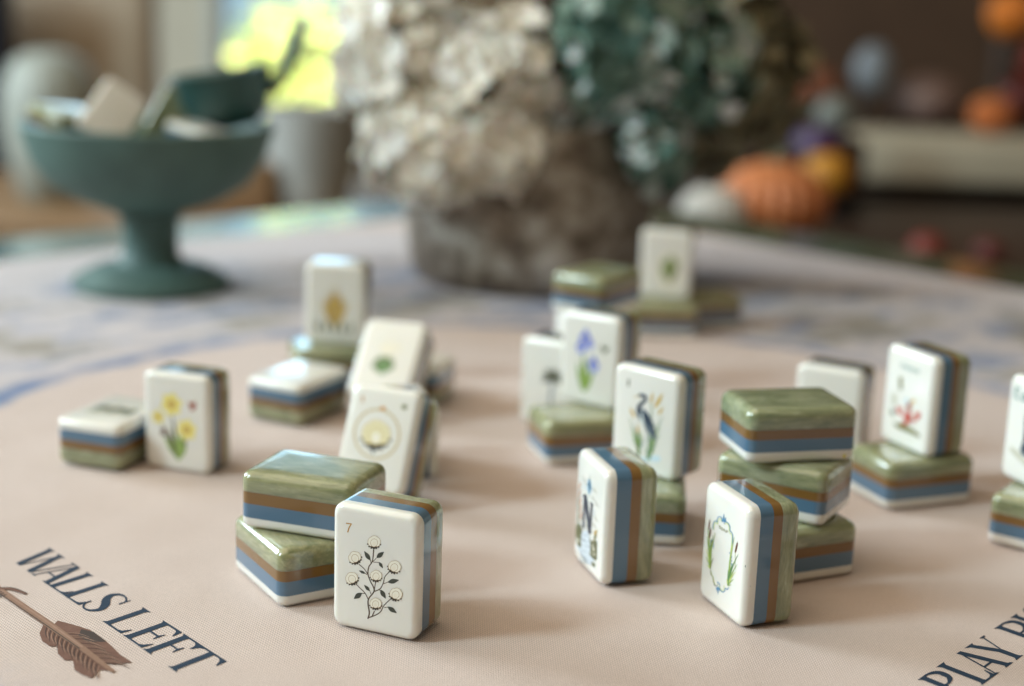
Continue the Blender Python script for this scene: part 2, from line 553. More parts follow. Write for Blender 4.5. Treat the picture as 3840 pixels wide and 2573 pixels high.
# ---- lettering printed on the mat (drawn in cap-height units)
TH, TN = .175, .05
def glyph(ch, w):
    a = Art()
    k = 'letter'
    def stem(x, y0=0, y1=1, s=TH, serif=(1, 1)):
        a.poly(k, [(x, y0), (x + s, y0), (x + s, y1), (x, y1)])
        for yy, sg, on in ((y0, 1, serif[0]), (y1, -1, serif[1])):
            if on:
                a.poly(k, [(x - .09, yy), (x + s + .09, yy), (x + s + .02, yy + sg * .05), (x + s, yy + sg * .09), (x, yy + sg * .09), (x - .02, yy + sg * .05)])
    def slant(x0, x1, s, y0=0, y1=1):
        a.poly(k, [(x0, y0), (x0 + s, y0), (x1 + s, y1), (x1, y1)])
    if ch == 'L':
        stem(.05)
        a.poly(k, [(.05 + TH, 0), (w - .12, 0), (w - .03, .0), (w, .26), (w - .03, .26), (w - .12, .09), (w - .22, TN), (.05 + TH, TN)])
    elif ch in 'EF':
        stem(.05)
        a.poly(k, [(.05 + TH, 1), (w - .03, 1), (w - .01, .76), (w - .04, .76), (w - .13, .91), (w - .22, .95), (.05 + TH, .95)])
        a.poly(k, [(.05 + TH, .50), (w - .24, .50), (w - .20, .38), (w - .17, .38), (w - .17, .67), (w - .20, .67), (w - .24, .55), (.05 + TH, .55)])
        if ch == 'E':
            a.poly(k, [(.05 + TH, 0), (w - .02, 0), (w + .02, .27), (w - .01, .27), (w - .11, .10), (w - .20, TN), (.05 + TH, TN)])
    elif ch == 'T':
        stem(w / 2 - TH / 2, serif=(1, 0))
        a.poly(k, [(0, 1), (w, 1), (w + .01, .74), (w - .02, .74), (w - .12, .90), (w - .22, .95), (.22, .95), (.12, .90), (.02, .74), (-.01, .74)])
    elif ch == 'I':
        stem(.06)
    elif ch == 'H':
        stem(.05); stem(w - TH - .05); a.poly(k, [(.05 + TH, .48), (w - TH - .05, .48), (w - TH - .05, .53), (.05 + TH, .53)])
    elif ch == 'A':
        slant(.02, w * .42, TN); slant(w - TH - .04, w * .42 - .06, TH)
        a.poly(k, [(w * .20, .30), (w * .66, .30), (w * .65, .35), (w * .21, .35)])
        a.poly(k, [(-.07, 0), (.16, 0), (.09, .05), (.0, .05)]); a.poly(k, [(w - TH - .12, 0), (w + .06, 0), (w - .01, .06), (w - TH - .06, .06)])
    elif ch == 'W':
        slant(w * .20, .02, TH); slant(w * .30, w * .44, TN); slant(w * .62, w * .38, TH); slant(w * .70, w - .06, TN)
        a.poly(k, [(-.06, 1), (.28, 1), (.22, .95), (.03, .95)]); a.poly(k, [(w * .32, 1), (w * .62, 1), (w * .56, .95), (w * .36, .95)])
        a.poly(k, [(w - .20, 1), (w + .06, 1), (w - .0, .95), (w - .12, .95)])
    elif ch == 'Y':
        slant(w * .42, .04, TH, .42, 1); slant(w * .58, w - .10, TN, .46, 1)
        stem(w * .42, 0, .45, TH, (1, 0))
        a.poly(k, [(-.06, 1), (.30, 1), (.24, .95), (.04, .95)]); a.poly(k, [(w - .20, 1), (w + .04, 1), (w - .01, .95), (w - .14, .95)])
    elif ch in 'PR':
        stem(.05)
        a.stroke(k, [(.05 + TH, .975, .05), (w * .55, .97, .06), (w * .86, .88, .13), (w * .92, .74, .18), (w * .84, .60, .13), (w * .55, .51, .06), (.05 + TH, .505, .05)], .1)
        if ch == 'R':
            slant(w - TH + .02, w * .50, TH * .95, 0, .51)
    elif ch == 'S':
        a.stroke(k, [(w * .93, .74, .03), (w * .86, .88, .04), (w * .60, .975, .05), (w * .30, .95, .09), (w * .16, .78, .15), (w * .32, .60, .19), (w * .66, .44, .20), (w * .84, .24, .15), (w * .66, .05, .08), (w * .38, .02, .05), (w * .16, .12, .04), (w * .07, .28, .03)], .1)
        a.poly(k, [(w * .86, .70), (w * .95, .68), (w * .95, .98), (w * .90, .98)]); a.poly(k, [(w * .05, .02), (w * .10, .02), (w * .14, .30), (w * .05, .32)])
    elif ch == 'G':
        a.stroke(k, [(w * .90, .72, .03), (w * .80, .90, .04), (w * .55, .98, .05), (w * .26, .90, .12), (w * .12, .5, .19), (w * .26, .12, .12), (w * .55, .02, .05), (w * .80, .08, .05)], .1)
        stem(w * .74, 0, .42, TH, (0, 1))
    return a

navy_print = print_material('navy_mat_print', (.005, .020, .045), (.012, .036, .072))
def mat_place(px, py):
    """world mm -> mat local mm"""
    v = gmat.matrix_world.inverted() @ Vector((px * MM, py * MM, 0))
    return v.x / MM, v.y / MM
def write(word, O, bdir, ndir, cap, shear):
    for ch, s0, wmm in word:
        g = glyph(ch, wmm / cap)
        bm_items = Art()
        for key, polys in g.items:
            bm_items.items.append((key, [[(s0 + q[0] * cap + shear * q[1] * cap, q[1] * cap) for q in pl] for pl in polys]))
        def place(s, n_, hgt):
            X = O[0] + bdir[0] * s + ndir[0] * n_
            Y = O[1] + bdir[1] * s + ndir[1] * n_
            lx, ly = mat_place(X, Y)
            return Vector((lx, ly, hgt + ripple(lx, ly)))
        build_art('letter', bm_items, gmat, place, .09, .003, lambda k_: navy_print)
bpy.context.view_layer.update()
write([('W', -4.6, 14.4), ('A', 7.4, 8.6), ('L', 15.9, 8.2), ('L', 23.7, 8.4), ('S', 31.2, 7.6), ('L', 43.9, 8.6), ('E', 53.4, 8.4), ('F', 62.5, 7.8), ('T', 69.4, 11.0)],
      (-121.1, 106.6), (.677, -.736), (.736, .677), 11.1, -.13)
write([('P', -9.0, 7.4), ('L', 0, 7.2), ('A', 6.8, 8.6), ('Y', 14.6, 9.4), ('R', 30.2, 8.4), ('I', 39.2, 3.2), ('G', 43.8, 8.4), ('H', 53.4, 9), ('T', 63, 9.5)],
      (105.4, 57.7), (.655, .756), (-.756, .655), 11.3, .10)

# ---- arrows printed on the mat
AC = {}
def arrow_ink(k):
    cols = dict(shaft=((.20, .105, .065), (.30, .18, .12)), vane=((.105, .045, .028), (.22, .11, .075)), dark=((.035, .022, .018), (.07, .045, .035)),
                light=((.26, .15, .10), (.36, .22, .16)))
    if k not in AC:
        AC[k] = print_material('arrow_print_' + k, *cols[k], scale=500)
    return AC[k]
def arrow(xf):
    a = Art(xf)
    a.poly('vane', [(-104.3, 72.2), (-103.5, 66.5), (-101.6, 62.4), (-99.2, 60.0), (-97.6, 60.2), (-96.4, 56.4), (-94.0, 53.4), (-92.3, 53.6), (-90.6, 49.0), (-88.4, 47.0), (-86.0, 45.5), (-85.4, 49.6), (-83.4, 49.4), (-83.0, 50.2)])
    a.poly('vane', [(-101.6, 73.8), (-97.0, 71.6), (-93.0, 69.3), (-90.0, 66.2), (-87.6, 63.4), (-85.4, 60.5), (-83.2, 57.4), (-79.6, 53.8), (-83.4, 52.4), (-86.0, 53.2), (-101.8, 71.2)])
    a.poly('dark', [(-95.0, 69.6), (-91.8, 68.2), (-87.6, 63.4), (-91.4, 62.8), (-94.6, 65.8)])
    rnd = random.Random(4)
    for i in range(26):
        t = i / 25
        x, y = -103.0 + 17 * t, 70.6 - 19.2 * t
        a.stroke('light' if i % 2 else 'dark', [(x, y, .18), (x + .6, y - 3.4, .22), (x + 1.6 + rnd.random(), y - 6.2 - rnd.random() * 1.6, .06)], .2, 4)
        if 4 < i < 25:
            a.stroke('light' if i % 3 else 'dark', [(x + 1.2, y + .6, .16), (x + 4.6, y + .4, .2), (x + 7.6 + rnd.random(), y - 1.4 - rnd.random(), .05)], .2, 4)
    a.stroke('shaft', [(-134, 105.8, 2.1), (-120.3, 90.2, 2.1), (-104.1, 72.7, 2.2), (-92, 59.6, 1.7), (-82.3, 48.8, 1.1)], 2)
    a.stroke('light', [(-134, 106.2, .5), (-120.2, 90.6, .5), (-104.0, 73.1, .5), (-92, 60.0, .4)], .5)
    a.stroke('dark', [(-134.6, 105.2, .3), (-120.9, 89.6, .3), (-104.6, 72.2, .3), (-92.4, 59.2, .3)], .3)
    a.stroke('vane', [(-121.6, 91.0, .6), (-118.0, 91.4, 1.4), (-113.6, 88.6, .7)], 1.2)
    a.stroke('dark', [(-121.6, 91.6, .2), (-118.0, 92.0, .4), (-113.4, 89.0, .3)], .3)
    for t in (0, .9, 1.8, 2.7):
        a.stroke('dark', [(-122.4 + t, 88.6 - t, .5), (-120.6 + t, 90.6 - t, .5)], .5)
    return a
def mplace(x, y, hgt):
    lx, ly = mat_place(x, y)
    return Vector((lx, ly, hgt + ripple(lx, ly)))
build_art('arrow_print', arrow(None), gmat, mplace, .16, .0015, arrow_ink)
# second arrow below PLAY RIGHT, its feather just outside the corner
def mir(x, y):
    # reflect across the mat's vertical symmetry axis and nudge
    return (2 * MX - x + 9.5, y - 2.0)
build_art('arrow_print', arrow(mir), gmat, mplace, .16, .0015, arrow_ink)
# ------------------------------------------------------------------ tiles
TW, TD, THT = 21.97, 14.42, 30.0
B1, B2, B3 = .2016 * TD, .4501 * TD, .6325 * TD
RC, RF, RB = 2.7, 1.75, 2.5
def outline(inset, n=7):
    hw, hh = TW / 2 - inset, THT / 2 - inset
    r = max(RC - inset * .75, .6)
    out = []
    for cx, cz, a0 in ((hw - r, hh - r, 0), (-hw + r, hh - r, 90), (-hw + r, -hh + r, 180), (hw - r, -hh + r, 270)):
        for k in range(n):
            t = R(a0 + 90 * k / (n - 1))
            out.append((cx + r * math.cos(t), cz + r * math.sin(t) + THT / 2))
    return out
def layer_mesh(name, y0, y1, front=0, back=0, dome=0):
    bm = bmesh.new()
    secs = []
    if front:
        for k in range(7):
            t = R(90 * k / 6)
            secs.append((y0 + front * (1 - math.cos(t)), front * (1 - math.sin(t))))
    else:
        secs.append((y0, 0))
    if back:
        for k in range(7):
            t = R(90 - 90 * k / 6)
            secs.append((y1 - back * (1 - math.cos(t)), back * (1 - math.sin(t))))
    else:
        secs.append((y1, 0))
    rings = []
    for y, ins in secs:
        rings.append([bm.verts.new((x * MM, (y - TD / 2) * MM, z * MM)) for x, z in outline(ins)])
    n = len(rings[0])
    for A, B in zip(rings, rings[1:]):
        for i in range(n):
            j = (i + 1) % n
            bm.faces.new((A[j], A[i], B[i], B[j]))
    bm.faces.new(rings[0])
    if dome:
        c = rings[-1]
        prev = c
        for f_, hgt in ((.7, .5), (.35, .87)):
            ring = [bm.verts.new((v.co.x * f_, v.co.y + dome * hgt * MM, (v.co.z - .015) * f_ + .015)) for v in c]
            for i in range(n):
                j = (i + 1) % n
                bm.faces.new((prev[j], prev[i], ring[i], ring[j]))
            prev = ring
        cv = bm.verts.new((0, c[0].co.y + dome * MM, .015))
        for i in range(n):
            bm.faces.new((prev[(i + 1) % n], prev[i], cv))
    else:
        bm.faces.new(list(reversed(rings[-1])))
    bm.normal_update()
    me = bpy.data.meshes.new(name)
    bmesh.ops.recalc_face_normals(bm, faces=bm.faces)
    bm.to_mesh(me); bm.free()
    me.shade_smooth(); me.set_sharp_from_angle(angle=R(40))
    return me
G = .012
def layer_set(d1, d2, d3):
    b1, b2, b3 = B1 + d1, B2 + d2, B3 + d3
    ls = [('cream_face', layer_mesh('cream_face', 0, b1, front=RF), M['cream']),
          ('blue_layer', layer_mesh('blue_layer', b1 + G, b2), M['blue']),
          ('brown_layer', layer_mesh('brown_layer', b2 + G, b3), M['brown']),
          ('green_back', layer_mesh('green_back', b3 + G, TD - .12, back=RB, dome=.12), M['jade'])]
    for _, me, ma in ls:
        me.materials.append(ma)
    return ls
# layers are cast by hand: their thickness differs a little from tile to tile
SETS = [layer_set(0, 0, 0), layer_set(.22, .10, -.12), layer_set(-.18, -.22, .16), layer_set(.10, -.16, -.24), layer_set(-.08, .20, .22)]
tile_count = [0]

def stand_mtx(x, y, yaw, z0=0, lean=0):
    piv = Matrix.Translation((0, TD / 2 * MM, 0))
    return T(x, y, z0, yaw) @ piv @ Matrix.Rotation(-lean, 4, 'X') @ piv.inverted()
def lie_mtx(x, y, yaw, z0=0, face_up=False, flip=False):
    U = Vector((math.cos(yaw), math.sin(yaw), 0))
    V = Vector((-math.sin(yaw), math.cos(yaw), 0))
    Z = Vector((0, 0, 1))
    if flip:
        U, V = -U, -V
    ex, ey, ez = (-V, -Z, U) if face_up else (V, Z, U)
    m_ = Matrix((ex, ey, ez)).transposed().to_4x4()
    m_.translation = (Vector((x, y, z0 + TD / 2 + .05)) - U * THT / 2) * MM
    return m_

def tile(label, mtx, group='mahjong tiles scattered on the mat'):
    r_ = empty('mahjong_tile', mtx)
    tag(r_, label, 'tile', group)
    tile_count[0] += 1
    for nm, me, ma in SETS[tile_count[0] * 7 % 5]:
        o_ = bpy.data.objects.new(nm, me)
        link(o_, r_)
    return r_
def face_place(x, z, hgt):
    return Vector((x, -TD / 2 - hgt, z))
def affine(A):
    return lambda x, y: (A[0][0] * x + A[0][1] * y + A[0][2], A[1][0] * x + A[1][1] * y + A[1][2])
def motif(t, art, name='printed_motif'):
    return build_art(name, art, t, face_place)

# ---------- seven of cotton
t7 = tile('upright tile printed with gold 7 and seven cotton bolls, front left', stand_mtx(-26.44, 78.86, -.397))
af7 = affine([[0.01816, 0.00027, -9.25315], [0.00346, -0.01713, 26.51048]])
a = Art(af7)
a.stroke('gold', [(105, 80), (186, 92)], 15); a.stroke('gold', [(182, 90, 16), (150, 140, 17), (128, 208, 17)], 16)
motif(t7, a, 'printed_numeral')
def boll(a, cx, cy, s, rot, fill='boll', line='tan'):
    c, sn = math.cos(rot), math.sin(rot)
    P = lambda x, y: (cx + s * (x * c - y * sn), cy + s * (x * sn + y * c))
    def e(k, x, y, rx, ry, g=0):
        p = P(x, y); a.ell(k, p[0], p[1], (rx + g) * s, (ry + g) * s, rot)
    for i in range(7):
        t = math.radians(20 + i * 23.3)
        p0 = P(math.cos(t) * .62, math.sin(t) * .78); p1 = P(math.cos(t) * 1.18, math.sin(t) * 1.16)
        a.leaf('dark', p0[0], p0[1], p1[0], p1[1], .34 * s)
    e('dark', 0, .30, .72, .66)
    for (x, y, rx, ry) in ((-.48, -.02, .44, .66), (.48, -.02, .44, .66), (0, -.40, .60, .52)):
        e(line, x, y, rx, ry, .055)
    for (x, y, rx, ry) in ((-.48, -.02, .44, .66), (.48, -.02, .44, .66), (0, -.40, .60, .52)):
        e(fill, x, y, rx, ry)
    e(line, 0, .12, .50, .58, .06); e(fill, 0, .12, .50, .58)
    e('boll2', .02, .24, .30, .34)
a = Art(af7)
a.stroke('stem', [(410, 1425, 20), (430, 1340, 20), (412, 1200, 20), (428, 1130, 18), (500, 1020, 18), (440, 880, 15), (412, 790, 15), (425, 690, 15), (475, 610, 14), (492, 450, 16)], 18)
a.stroke('stem', [(415, 1150, 13), (370, 1060, 12), (300, 990, 12), (245, 935, 12)], 12)
a.stroke('stem', [(412, 800, 12), (360, 720, 11), (285, 655, 12)], 12)
a.stroke('stem', [(500, 1020, 13), (520, 900, 12)], 12)
a.stroke('stem', [(490, 1040, 14), (580, 1000, 14), (625, 920, 13), (650, 830, 12), (715, 755, 12)], 13)
a.stroke('stem', [(415, 1410, 16), (520, 1370, 15), (590, 1320, 14), (640, 1230, 13), (735, 1135, 12)], 14)
a.stroke('stem', [(470, 1390, 16), (505, 1310, 16)], 14)
for st, lf, w_ in (((455, 640), (448, 590), 0), ((480, 620), (540, 560), 0), ((490, 625), (575, 630), 0), ((400, 800), (360, 775), 0), ((455, 1075), (435, 1020), 0),
                   ((370, 1065), (315, 1065), 0), ((630, 930), (700, 900), 0), ((560, 1015), (595, 1020), 0), ((640, 1260), (705, 1255), 0)):
    a.stroke('stem', [(*st, 9), (*lf, 8)], 8)
for x0, y0, x1, y1, w_ in ((446, 600, 360, 470, 58), (535, 565, 635, 484, 66), (566, 625, 622, 710, 42), (375, 785, 285, 742, 36), (438, 1030, 358, 944, 44),
                           (325, 1060, 212, 1142, 72), (690, 905, 845, 876, 66), (588, 1012, 662, 1136, 60), (690, 1250, 815, 1338, 62)):
    a.leaf('leaf', x0, y0, x1, y1, w_)
for cx, cy, s, rt_ in ((500, 345, 92, .06), (228, 560, 92, -.42), (185, 852, 92, -.42), (528, 815, 84, .08), (785, 690, 92, .42), (805, 1070, 92, .42), (523, 1205, 84, .04)):
    boll(a, cx, cy, s, rt_)
motif(t7, a)

# ---------- north
tN = tile('upright tile printed with a navy letter N above a stream, middle of the front', stand_mtx(27.9, 117.09, -1.2726))
afN = affine([[0.04921, 0.00241, -17.03231], [0.01749, -0.01731, 22.08335]])
rnd = random.Random(11)
a = Art(afN)
a.ell('sky', 315, 300, 34, 110, 0)
for i in range(26):
    t = 2 * math.pi * i / 26
    q = .5 + .5 * rnd.random()
    a.stroke('blue', [(320, 285, 5), (320 + 52 * q * math.cos(t), 285 + 135 * q * math.sin(t), 2)], 4, 3)
a.stroke('navy', [(328, 110, 2), (322, 285, 9), (313, 440, 2)], 6); a.stroke('navy', [(225, 190, 2), (318, 290, 9), (360, 332, 2)], 6)
for x, y in ((210, 150), (375, 340), (355, 460), (405, 545), (390, 750), (365, 845), (255, 860), (195, 760)):
    a.stroke('olive', [(x, y, 3), (x + 14, y - 16, 6), (x + 24, y + 18, 4), (x + 46, y + 44, 2)], 4)
    a.stroke('moss', [(x + 6, y + 16, 3), (x + 30, y + 34, 3), (x + 62, y + 64, 2)], 3)
for cx, cy, rx, ry in ((237, 290, 26, 36), (380, 680, 24, 60), (237, 290, 12, 17), (380, 680, 11, 28)):
    a.ring('pool', cx, cy, rx, ry, 4, 20)
for i in range(5):
    y0 = 225 + i * 112
    a.stroke('moss', [(140, 930, 8), (140 + i, 720, 6), (150 + i * 4, y0 + 190, 5), (165 + i * 6, y0 + 95, 4)], 5)
    a.stroke('rust', [(158 + i * 6, y0 + 110, 8), (172 + i * 5, y0 + 50, 17), (190 + i * 4, y0, 10)], 12)
NB = [('navy', [(250, 430), (228, 905)], 30), ('navy', [(240, 435), (262, 470), (327, 985)], 48), ('navy', [(352, 545), (335, 905)], 28)]
for k_, p_, w_ in NB:
    a.stroke(k_, p_, w_)
a.stroke('navy', [(226, 420, 26), (266, 450, 26)], 24); a.stroke('navy', [(330, 525, 24), (374, 572, 24)], 22); a.stroke('navy', [(212, 862, 20), (243, 912, 20)], 18)
a.poly('pool', [(215, 960), (280, 935), (330, 1040), (330, 1180), (350, 1290), (390, 1370), (330, 1450), (250, 1370), (180, 1290), (120, 1170), (200, 1170), (190, 1060)])
for i in range(16):
    y = 985 + i * 26
    x = 215 + 26 * math.sin(i * 1.3) - max(0, i - 8) * 9
    a.stroke('pale' if i % 3 else 'grey', [(x, y, 3), (x + 40, y + 34, 9), (x + 70, y + 30, 7), (x + 104, y + 62 + 6 * (i % 3), 3)], 6)
for i in range(5):
    a.stroke('grey', [(178 + i * 10, 1250 + i * 26, 3), (240 + i * 8, 1340 + i * 20, 6), (305 + i * 6, 1370 + i * 20, 3)], 5)
a.poly('moss', [(112, 930), (140, 850), (175, 845), (214, 950), (195, 1020), (210, 1070), (185, 1085), (205, 1195), (160, 1185), (118, 1085)])
a.poly('moss', [(315, 1040), (350, 1100), (380, 1080), (430, 1095), (424, 1370), (380, 1360), (320, 1290), (340, 1180)])
a.poly('moss', [(345, 1385), (405, 1430), (400, 1480), (360, 1455)])
for cx, cy, rx, ry in ((152, 1090, 17, 42), (370, 1160, 12, 20), (382, 1210, 18, 30), (392, 1285, 13, 22), (345, 1260, 10, 16), (235, 1078, 12, 14)):
    a.ell('stone' if cx != 235 else 'grey', cx, cy, rx, ry, -.2, 12)
for i in range(26):
    x, y = (118 + rnd.random() * 85, 860 + rnd.random() * 300) if i % 2 else (330 + rnd.random() * 95, 1060 + rnd.random() * 300)
    a.stroke('olive' if i % 3 else 'dark', [(x, y, 7), (x + rnd.uniform(-20, 20), y - 45, 2)], 4, 3)
for i in range(6):
    x = 380 + i * 8
    a.stroke('olive', [(385, 1110, 7), (390 + i * 5, 1030, 5), (x + 8, 960 - i * 8 + 40, 3)], 4)
    if i % 2:
        a.stroke('straw', [(x, 1000, 8), (x + 12, 930, 9)], 8)
motif(tN, a)

# ---------- soap
tS = tile('upright tile printed with an oval frame of green cattails, front right', stand_mtx(58.64, 94.49, -1.206))
afS = affine([[0.03077, 0.00218, -15.83303], [0.01157, -0.01553, 22.2526]])
a = Art(afS)
for k, pts_, w_ in (('blue', [(305, 430), (310, 350), (340, 300), (375, 320), (372, 285), (395, 240), (430, 245), (455, 300)], 8),
                    ('lime', [(318, 440), (325, 360), (345, 322), (380, 350), (390, 290), (420, 268), (445, 320)], 7),
                    ('blue', [(480, 350), (500, 318), (545, 345), (570, 400), (570, 455), (590, 480), (612, 530), (608, 640), (592, 800)], 8),
                    ('lime', [(490, 365), (510, 340), (545, 370), (558, 430), (560, 480), (595, 530), (596, 640), (580, 800)], 7),
                    ('moss', [(265, 1070), (275, 1140), (300, 1170), (310, 1240), (330, 1300), (365, 1315), (385, 1280)], 7),
                    ('lime', [(275, 1085), (285, 1140), (312, 1180), (318, 1240), (345, 1295)], 5),
                    ('blue', [(370, 1250), (410, 1285), (410, 1350), (450, 1405), (485, 1390), (500, 1345), (530, 1365), (548, 1330)], 9),
                    ('lime', [(400, 1300), (425, 1360), (455, 1385), (478, 1360), (475, 1305)], 6),
                    ('moss', [(340, 1310), (322, 1300)], 10),
                    ('blue', [(598, 880), (585, 830), (570, 795), (556, 805)], 7), ('blue', [(598, 930), (585, 905), (570, 890)], 7), ('blue', [(600, 1000), (590, 960), (565, 945)], 7)):
    a.stroke(k, [(*p, w_ * 1.5) for p in pts_], w_)
for ang, ln in ((0, 130), (-.5, 80), (.5, 80), (-1.0, 50), (1.0, 50)):
    a.leaf('blue', 470, 320, 478 + ln * math.sin(ang), 320 - ln * math.cos(ang), 24)
    a.leaf('blue', 382, 1330, 384 + ln * .8 * math.sin(ang), 1330 + ln * .9 * math.cos(ang), 22)
for y in (660, 720, 760):
    a.stroke('blue', [(255, y + 60, 6), (275, y - 40, 14), (312, y - 70, 10), (318, y - 30, 6)], 10)
def blades(x0, y0, tips, keys):
    for i, (x1, y1, b_) in enumerate(tips):
        a.stroke(keys[i % len(keys)], [(x0, y0, 15), (x0 + (x1 - x0) * .35, y0 + (y1 - y0) * .5, 18), (x0 + (x1 - x0) * .8 + b_, y0 + (y1 - y0) * .9, 9), (x1 + b_, y1, 3)], 10)
blades(262, 1050, [(205, 530, 0), (235, 540, 0), (270, 560, 0), (285, 520, 20), (310, 480, 30), (200, 740, 0), (285, 800, 0), (305, 880, 10), (195, 855, -6), (215, 990, -6), (222, 400, 0)], ['grass', 'lime', 'grass', 'olive'])
blades(540, 1300, [(640, 560, 0), (620, 640, 0), (600, 700, 0), (690, 820, 10), (688, 975, 0), (660, 1090, 0), (560, 1010, 0), (545, 1060, 0), (625, 1200, 10), (520, 1200, 0), (585, 1290, 10), (610, 960, 0)], ['grass', 'lime', 'grass', 'green'])
for x0, y0, x1, y1, w_ in ((240, 425, 258, 285, 20), (252, 560, 272, 415, 24), (652, 790, 682, 645, 26)):
    a.stroke('grass', [(x0 - 4, y0 + 260, 4), (x0, y0, 4)], 4)
    a.stroke('brown', [(x0, y0, w_ * .7), ((x0 + x1) / 2, (y0 + y1) / 2, w_), (x1, y1, w_ * .6)], w_)
    a.stroke('brown', [(x1, y1, 4), (x1 + 4, y1 - 30, 2)], 3)
a.stroke('black', [(806, 982, 9), (801, 1018, 9)], 9)
a.ell('grey', 877, 1296, 6, 7); a.ell('stone', 237, 66, 7, 7)
motif(tS, a)
a = Art(afS)
def mini(ch, ox, oy, s=1.0):
    X = lambda u, v: (ox + s * u * 34, oy + s * (u * 15 - v * 50))
    g = {'S': [[(1, .85), (.5, 1), (0, .78), (.5, .5), (1, .25), (.5, 0), (0, .15)]], 'O': [[(.5, 1), (0, .7), (0, .3), (.5, 0), (1, .3), (1, .7), (.5, 1)]],
         'A': [[(0, 0), (.5, 1)], [(.5, 1), (1, 0)], [(.2, .38), (.8, .38)]], 'P': [[(.1, 0), (.1, 1)], [(.1, 1), (.7, 1), (.95, .76), (.7, .5), (.1, .5)]]}[ch]
    for st in g:
        a.stroke('olive', [(*X(*p), 9) for p in st], 9)
for ch, ox, oy in (('S', 400, 412), ('O', 432, 440), ('A', 468, 462), ('P', 508, 490)):
    mini(ch, ox, oy, .82)
motif(tS, a, 'printed_lettering')

# ---------- heron
tH = tile('upright tile printed with a blue heron among reeds, balanced on a flat tile', stand_mtx(41.6, 156.8, -.696, TD + .1))
afH = affine([[0.02025, 0.00115, -9.38187], [0.00438, -0.01721, 25.54886]])
a = Art(afH)
a.stroke('moss', [(168, 10), (160, 130)], 30)
motif(tH, a, 'printed_numeral')
a = Art(afH)
a.ell('wash', 590, 1310, 100, 55)
a.ell('wash', 400, 1330, 120, 40)
def reeds(x0, y0, tips, keys, w0=26):
    for i, (x1, y1) in enumerate(tips):
        a.stroke(keys[i % len(keys)], [(x0 + i % 3 * 14 - 14, y0, w0), ((x0 * 2 + x1) / 3, (y0 + y1) / 2, w0), (x1 * .8 + x0 * .2, y1 * .85 + y0 * .15, w0 * .5), (x1, y1, 3)], w0)
reeds(330, 1260, [(170, 640), (190, 810), (230, 960), (290, 780), (330, 820), (370, 840), (400, 920), (270, 1040), (310, 700)], ['green', 'grass', 'green', 'olive'], 24)
reeds(490, 1330, [(720, 620), (690, 770), (680, 900), (630, 1050), (600, 1150), (540, 600), (600, 720), (560, 900), (500, 980), (430, 1120)], ['green', 'grass', 'green'], 24)
a.stroke('green', [(540, 620, 14), (540, 480, 12), (510, 370, 6)], 10)
for x0, y0, x1, y1, w_ in ((530, 410, 560, 230, 40), (595, 480, 725, 245, 62), (650, 590, 730, 475, 42), (265, 640, 185, 470, 46), (312, 900, 318, 760, 40)):
    a.stroke('straw', [(x0, y0, w_ * .5), ((x0 + x1) / 2, (y0 + y1) / 2, w_), (x1, y1, 4)], w_)
base_xf = a.xf
a.xf = lambda x, y: base_xf(460 + (x - 460) * 1.14, 690 + (y - 690) * 1.08)
a.stroke('grey', [(470, 880, 16), (460, 960, 12), (385, 1085, 14)], 14); a.stroke('grey', [(520, 940, 14), (515, 1120, 10), (505, 1260, 10)], 12)
a.stroke('straw', [(255, 328, 3), (300, 328, 12), (352, 318, 26)], 14)
a.ell('navy', 385, 308, 44, 26, .1)
a.stroke('navy', [(390, 300, 44), (440, 330, 46), (432, 390, 46), (370, 450, 56), (345, 520, 62), (352, 590, 56), (372, 680, 18)], 40)
a.poly('slate', [(372, 520), (420, 515), (470, 560), (520, 640), (560, 760), (585, 880), (596, 985), (560, 960), (520, 900), (470, 870), (440, 800), (400, 720), (372, 640)])
a.poly('pale', [(385, 540), (415, 600), (420, 700), (440, 790), (405, 720), (372, 640)])
a.poly('navy', [(400, 570), (440, 580), (500, 650), (545, 760), (575, 880), (590, 985), (560, 930), (530, 800), (460, 720), (410, 650)])
a.poly('navy', [(425, 600), (470, 630), (515, 710), (490, 720), (440, 660)])
a.stroke('grey', [(450, 780, 10), (500, 860, 16), (570, 990, 6)], 10); a.stroke('navy', [(455, 800, 20), (470, 870, 10)], 14)
motif(tH, a)

# ---------- cotton one, leaning
tC = tile('tilted tile printed with one cotton boll in a thin circle, behind the left stack', stand_mtx(-37.08, 160.49, -.404, 0, .407))
afC = affine([[0.02306, 0.00477, -15.48097], [0.00347, -0.02074, 29.79332]])
a = Art(afC)
a.ring('ringgold', 510, 740, 300, 330, 30)
a.stroke('gold', [(318, 220, 26), (320, 310, 26)], 26)
for i in range(7):
    t = R(-60 + i * 20)
    a.leaf('orange' if i % 2 else 'gold', 590, 425, 590 + 60 * math.sin(t), 425 - 62 * math.cos(t), 22)
for i in range(5):
    t = R(72 * i)
    a.leaf('olive', 880, 382, 880 + 46 * math.cos(t), 382 + 46 * math.sin(t), 34)
a.stroke('dark', [(455, 880, 26), (455, 1005, 20)], 22)
boll(a, 500, 745, 195, .04, 'bollyellow', 'straw')
motif(tC, a)

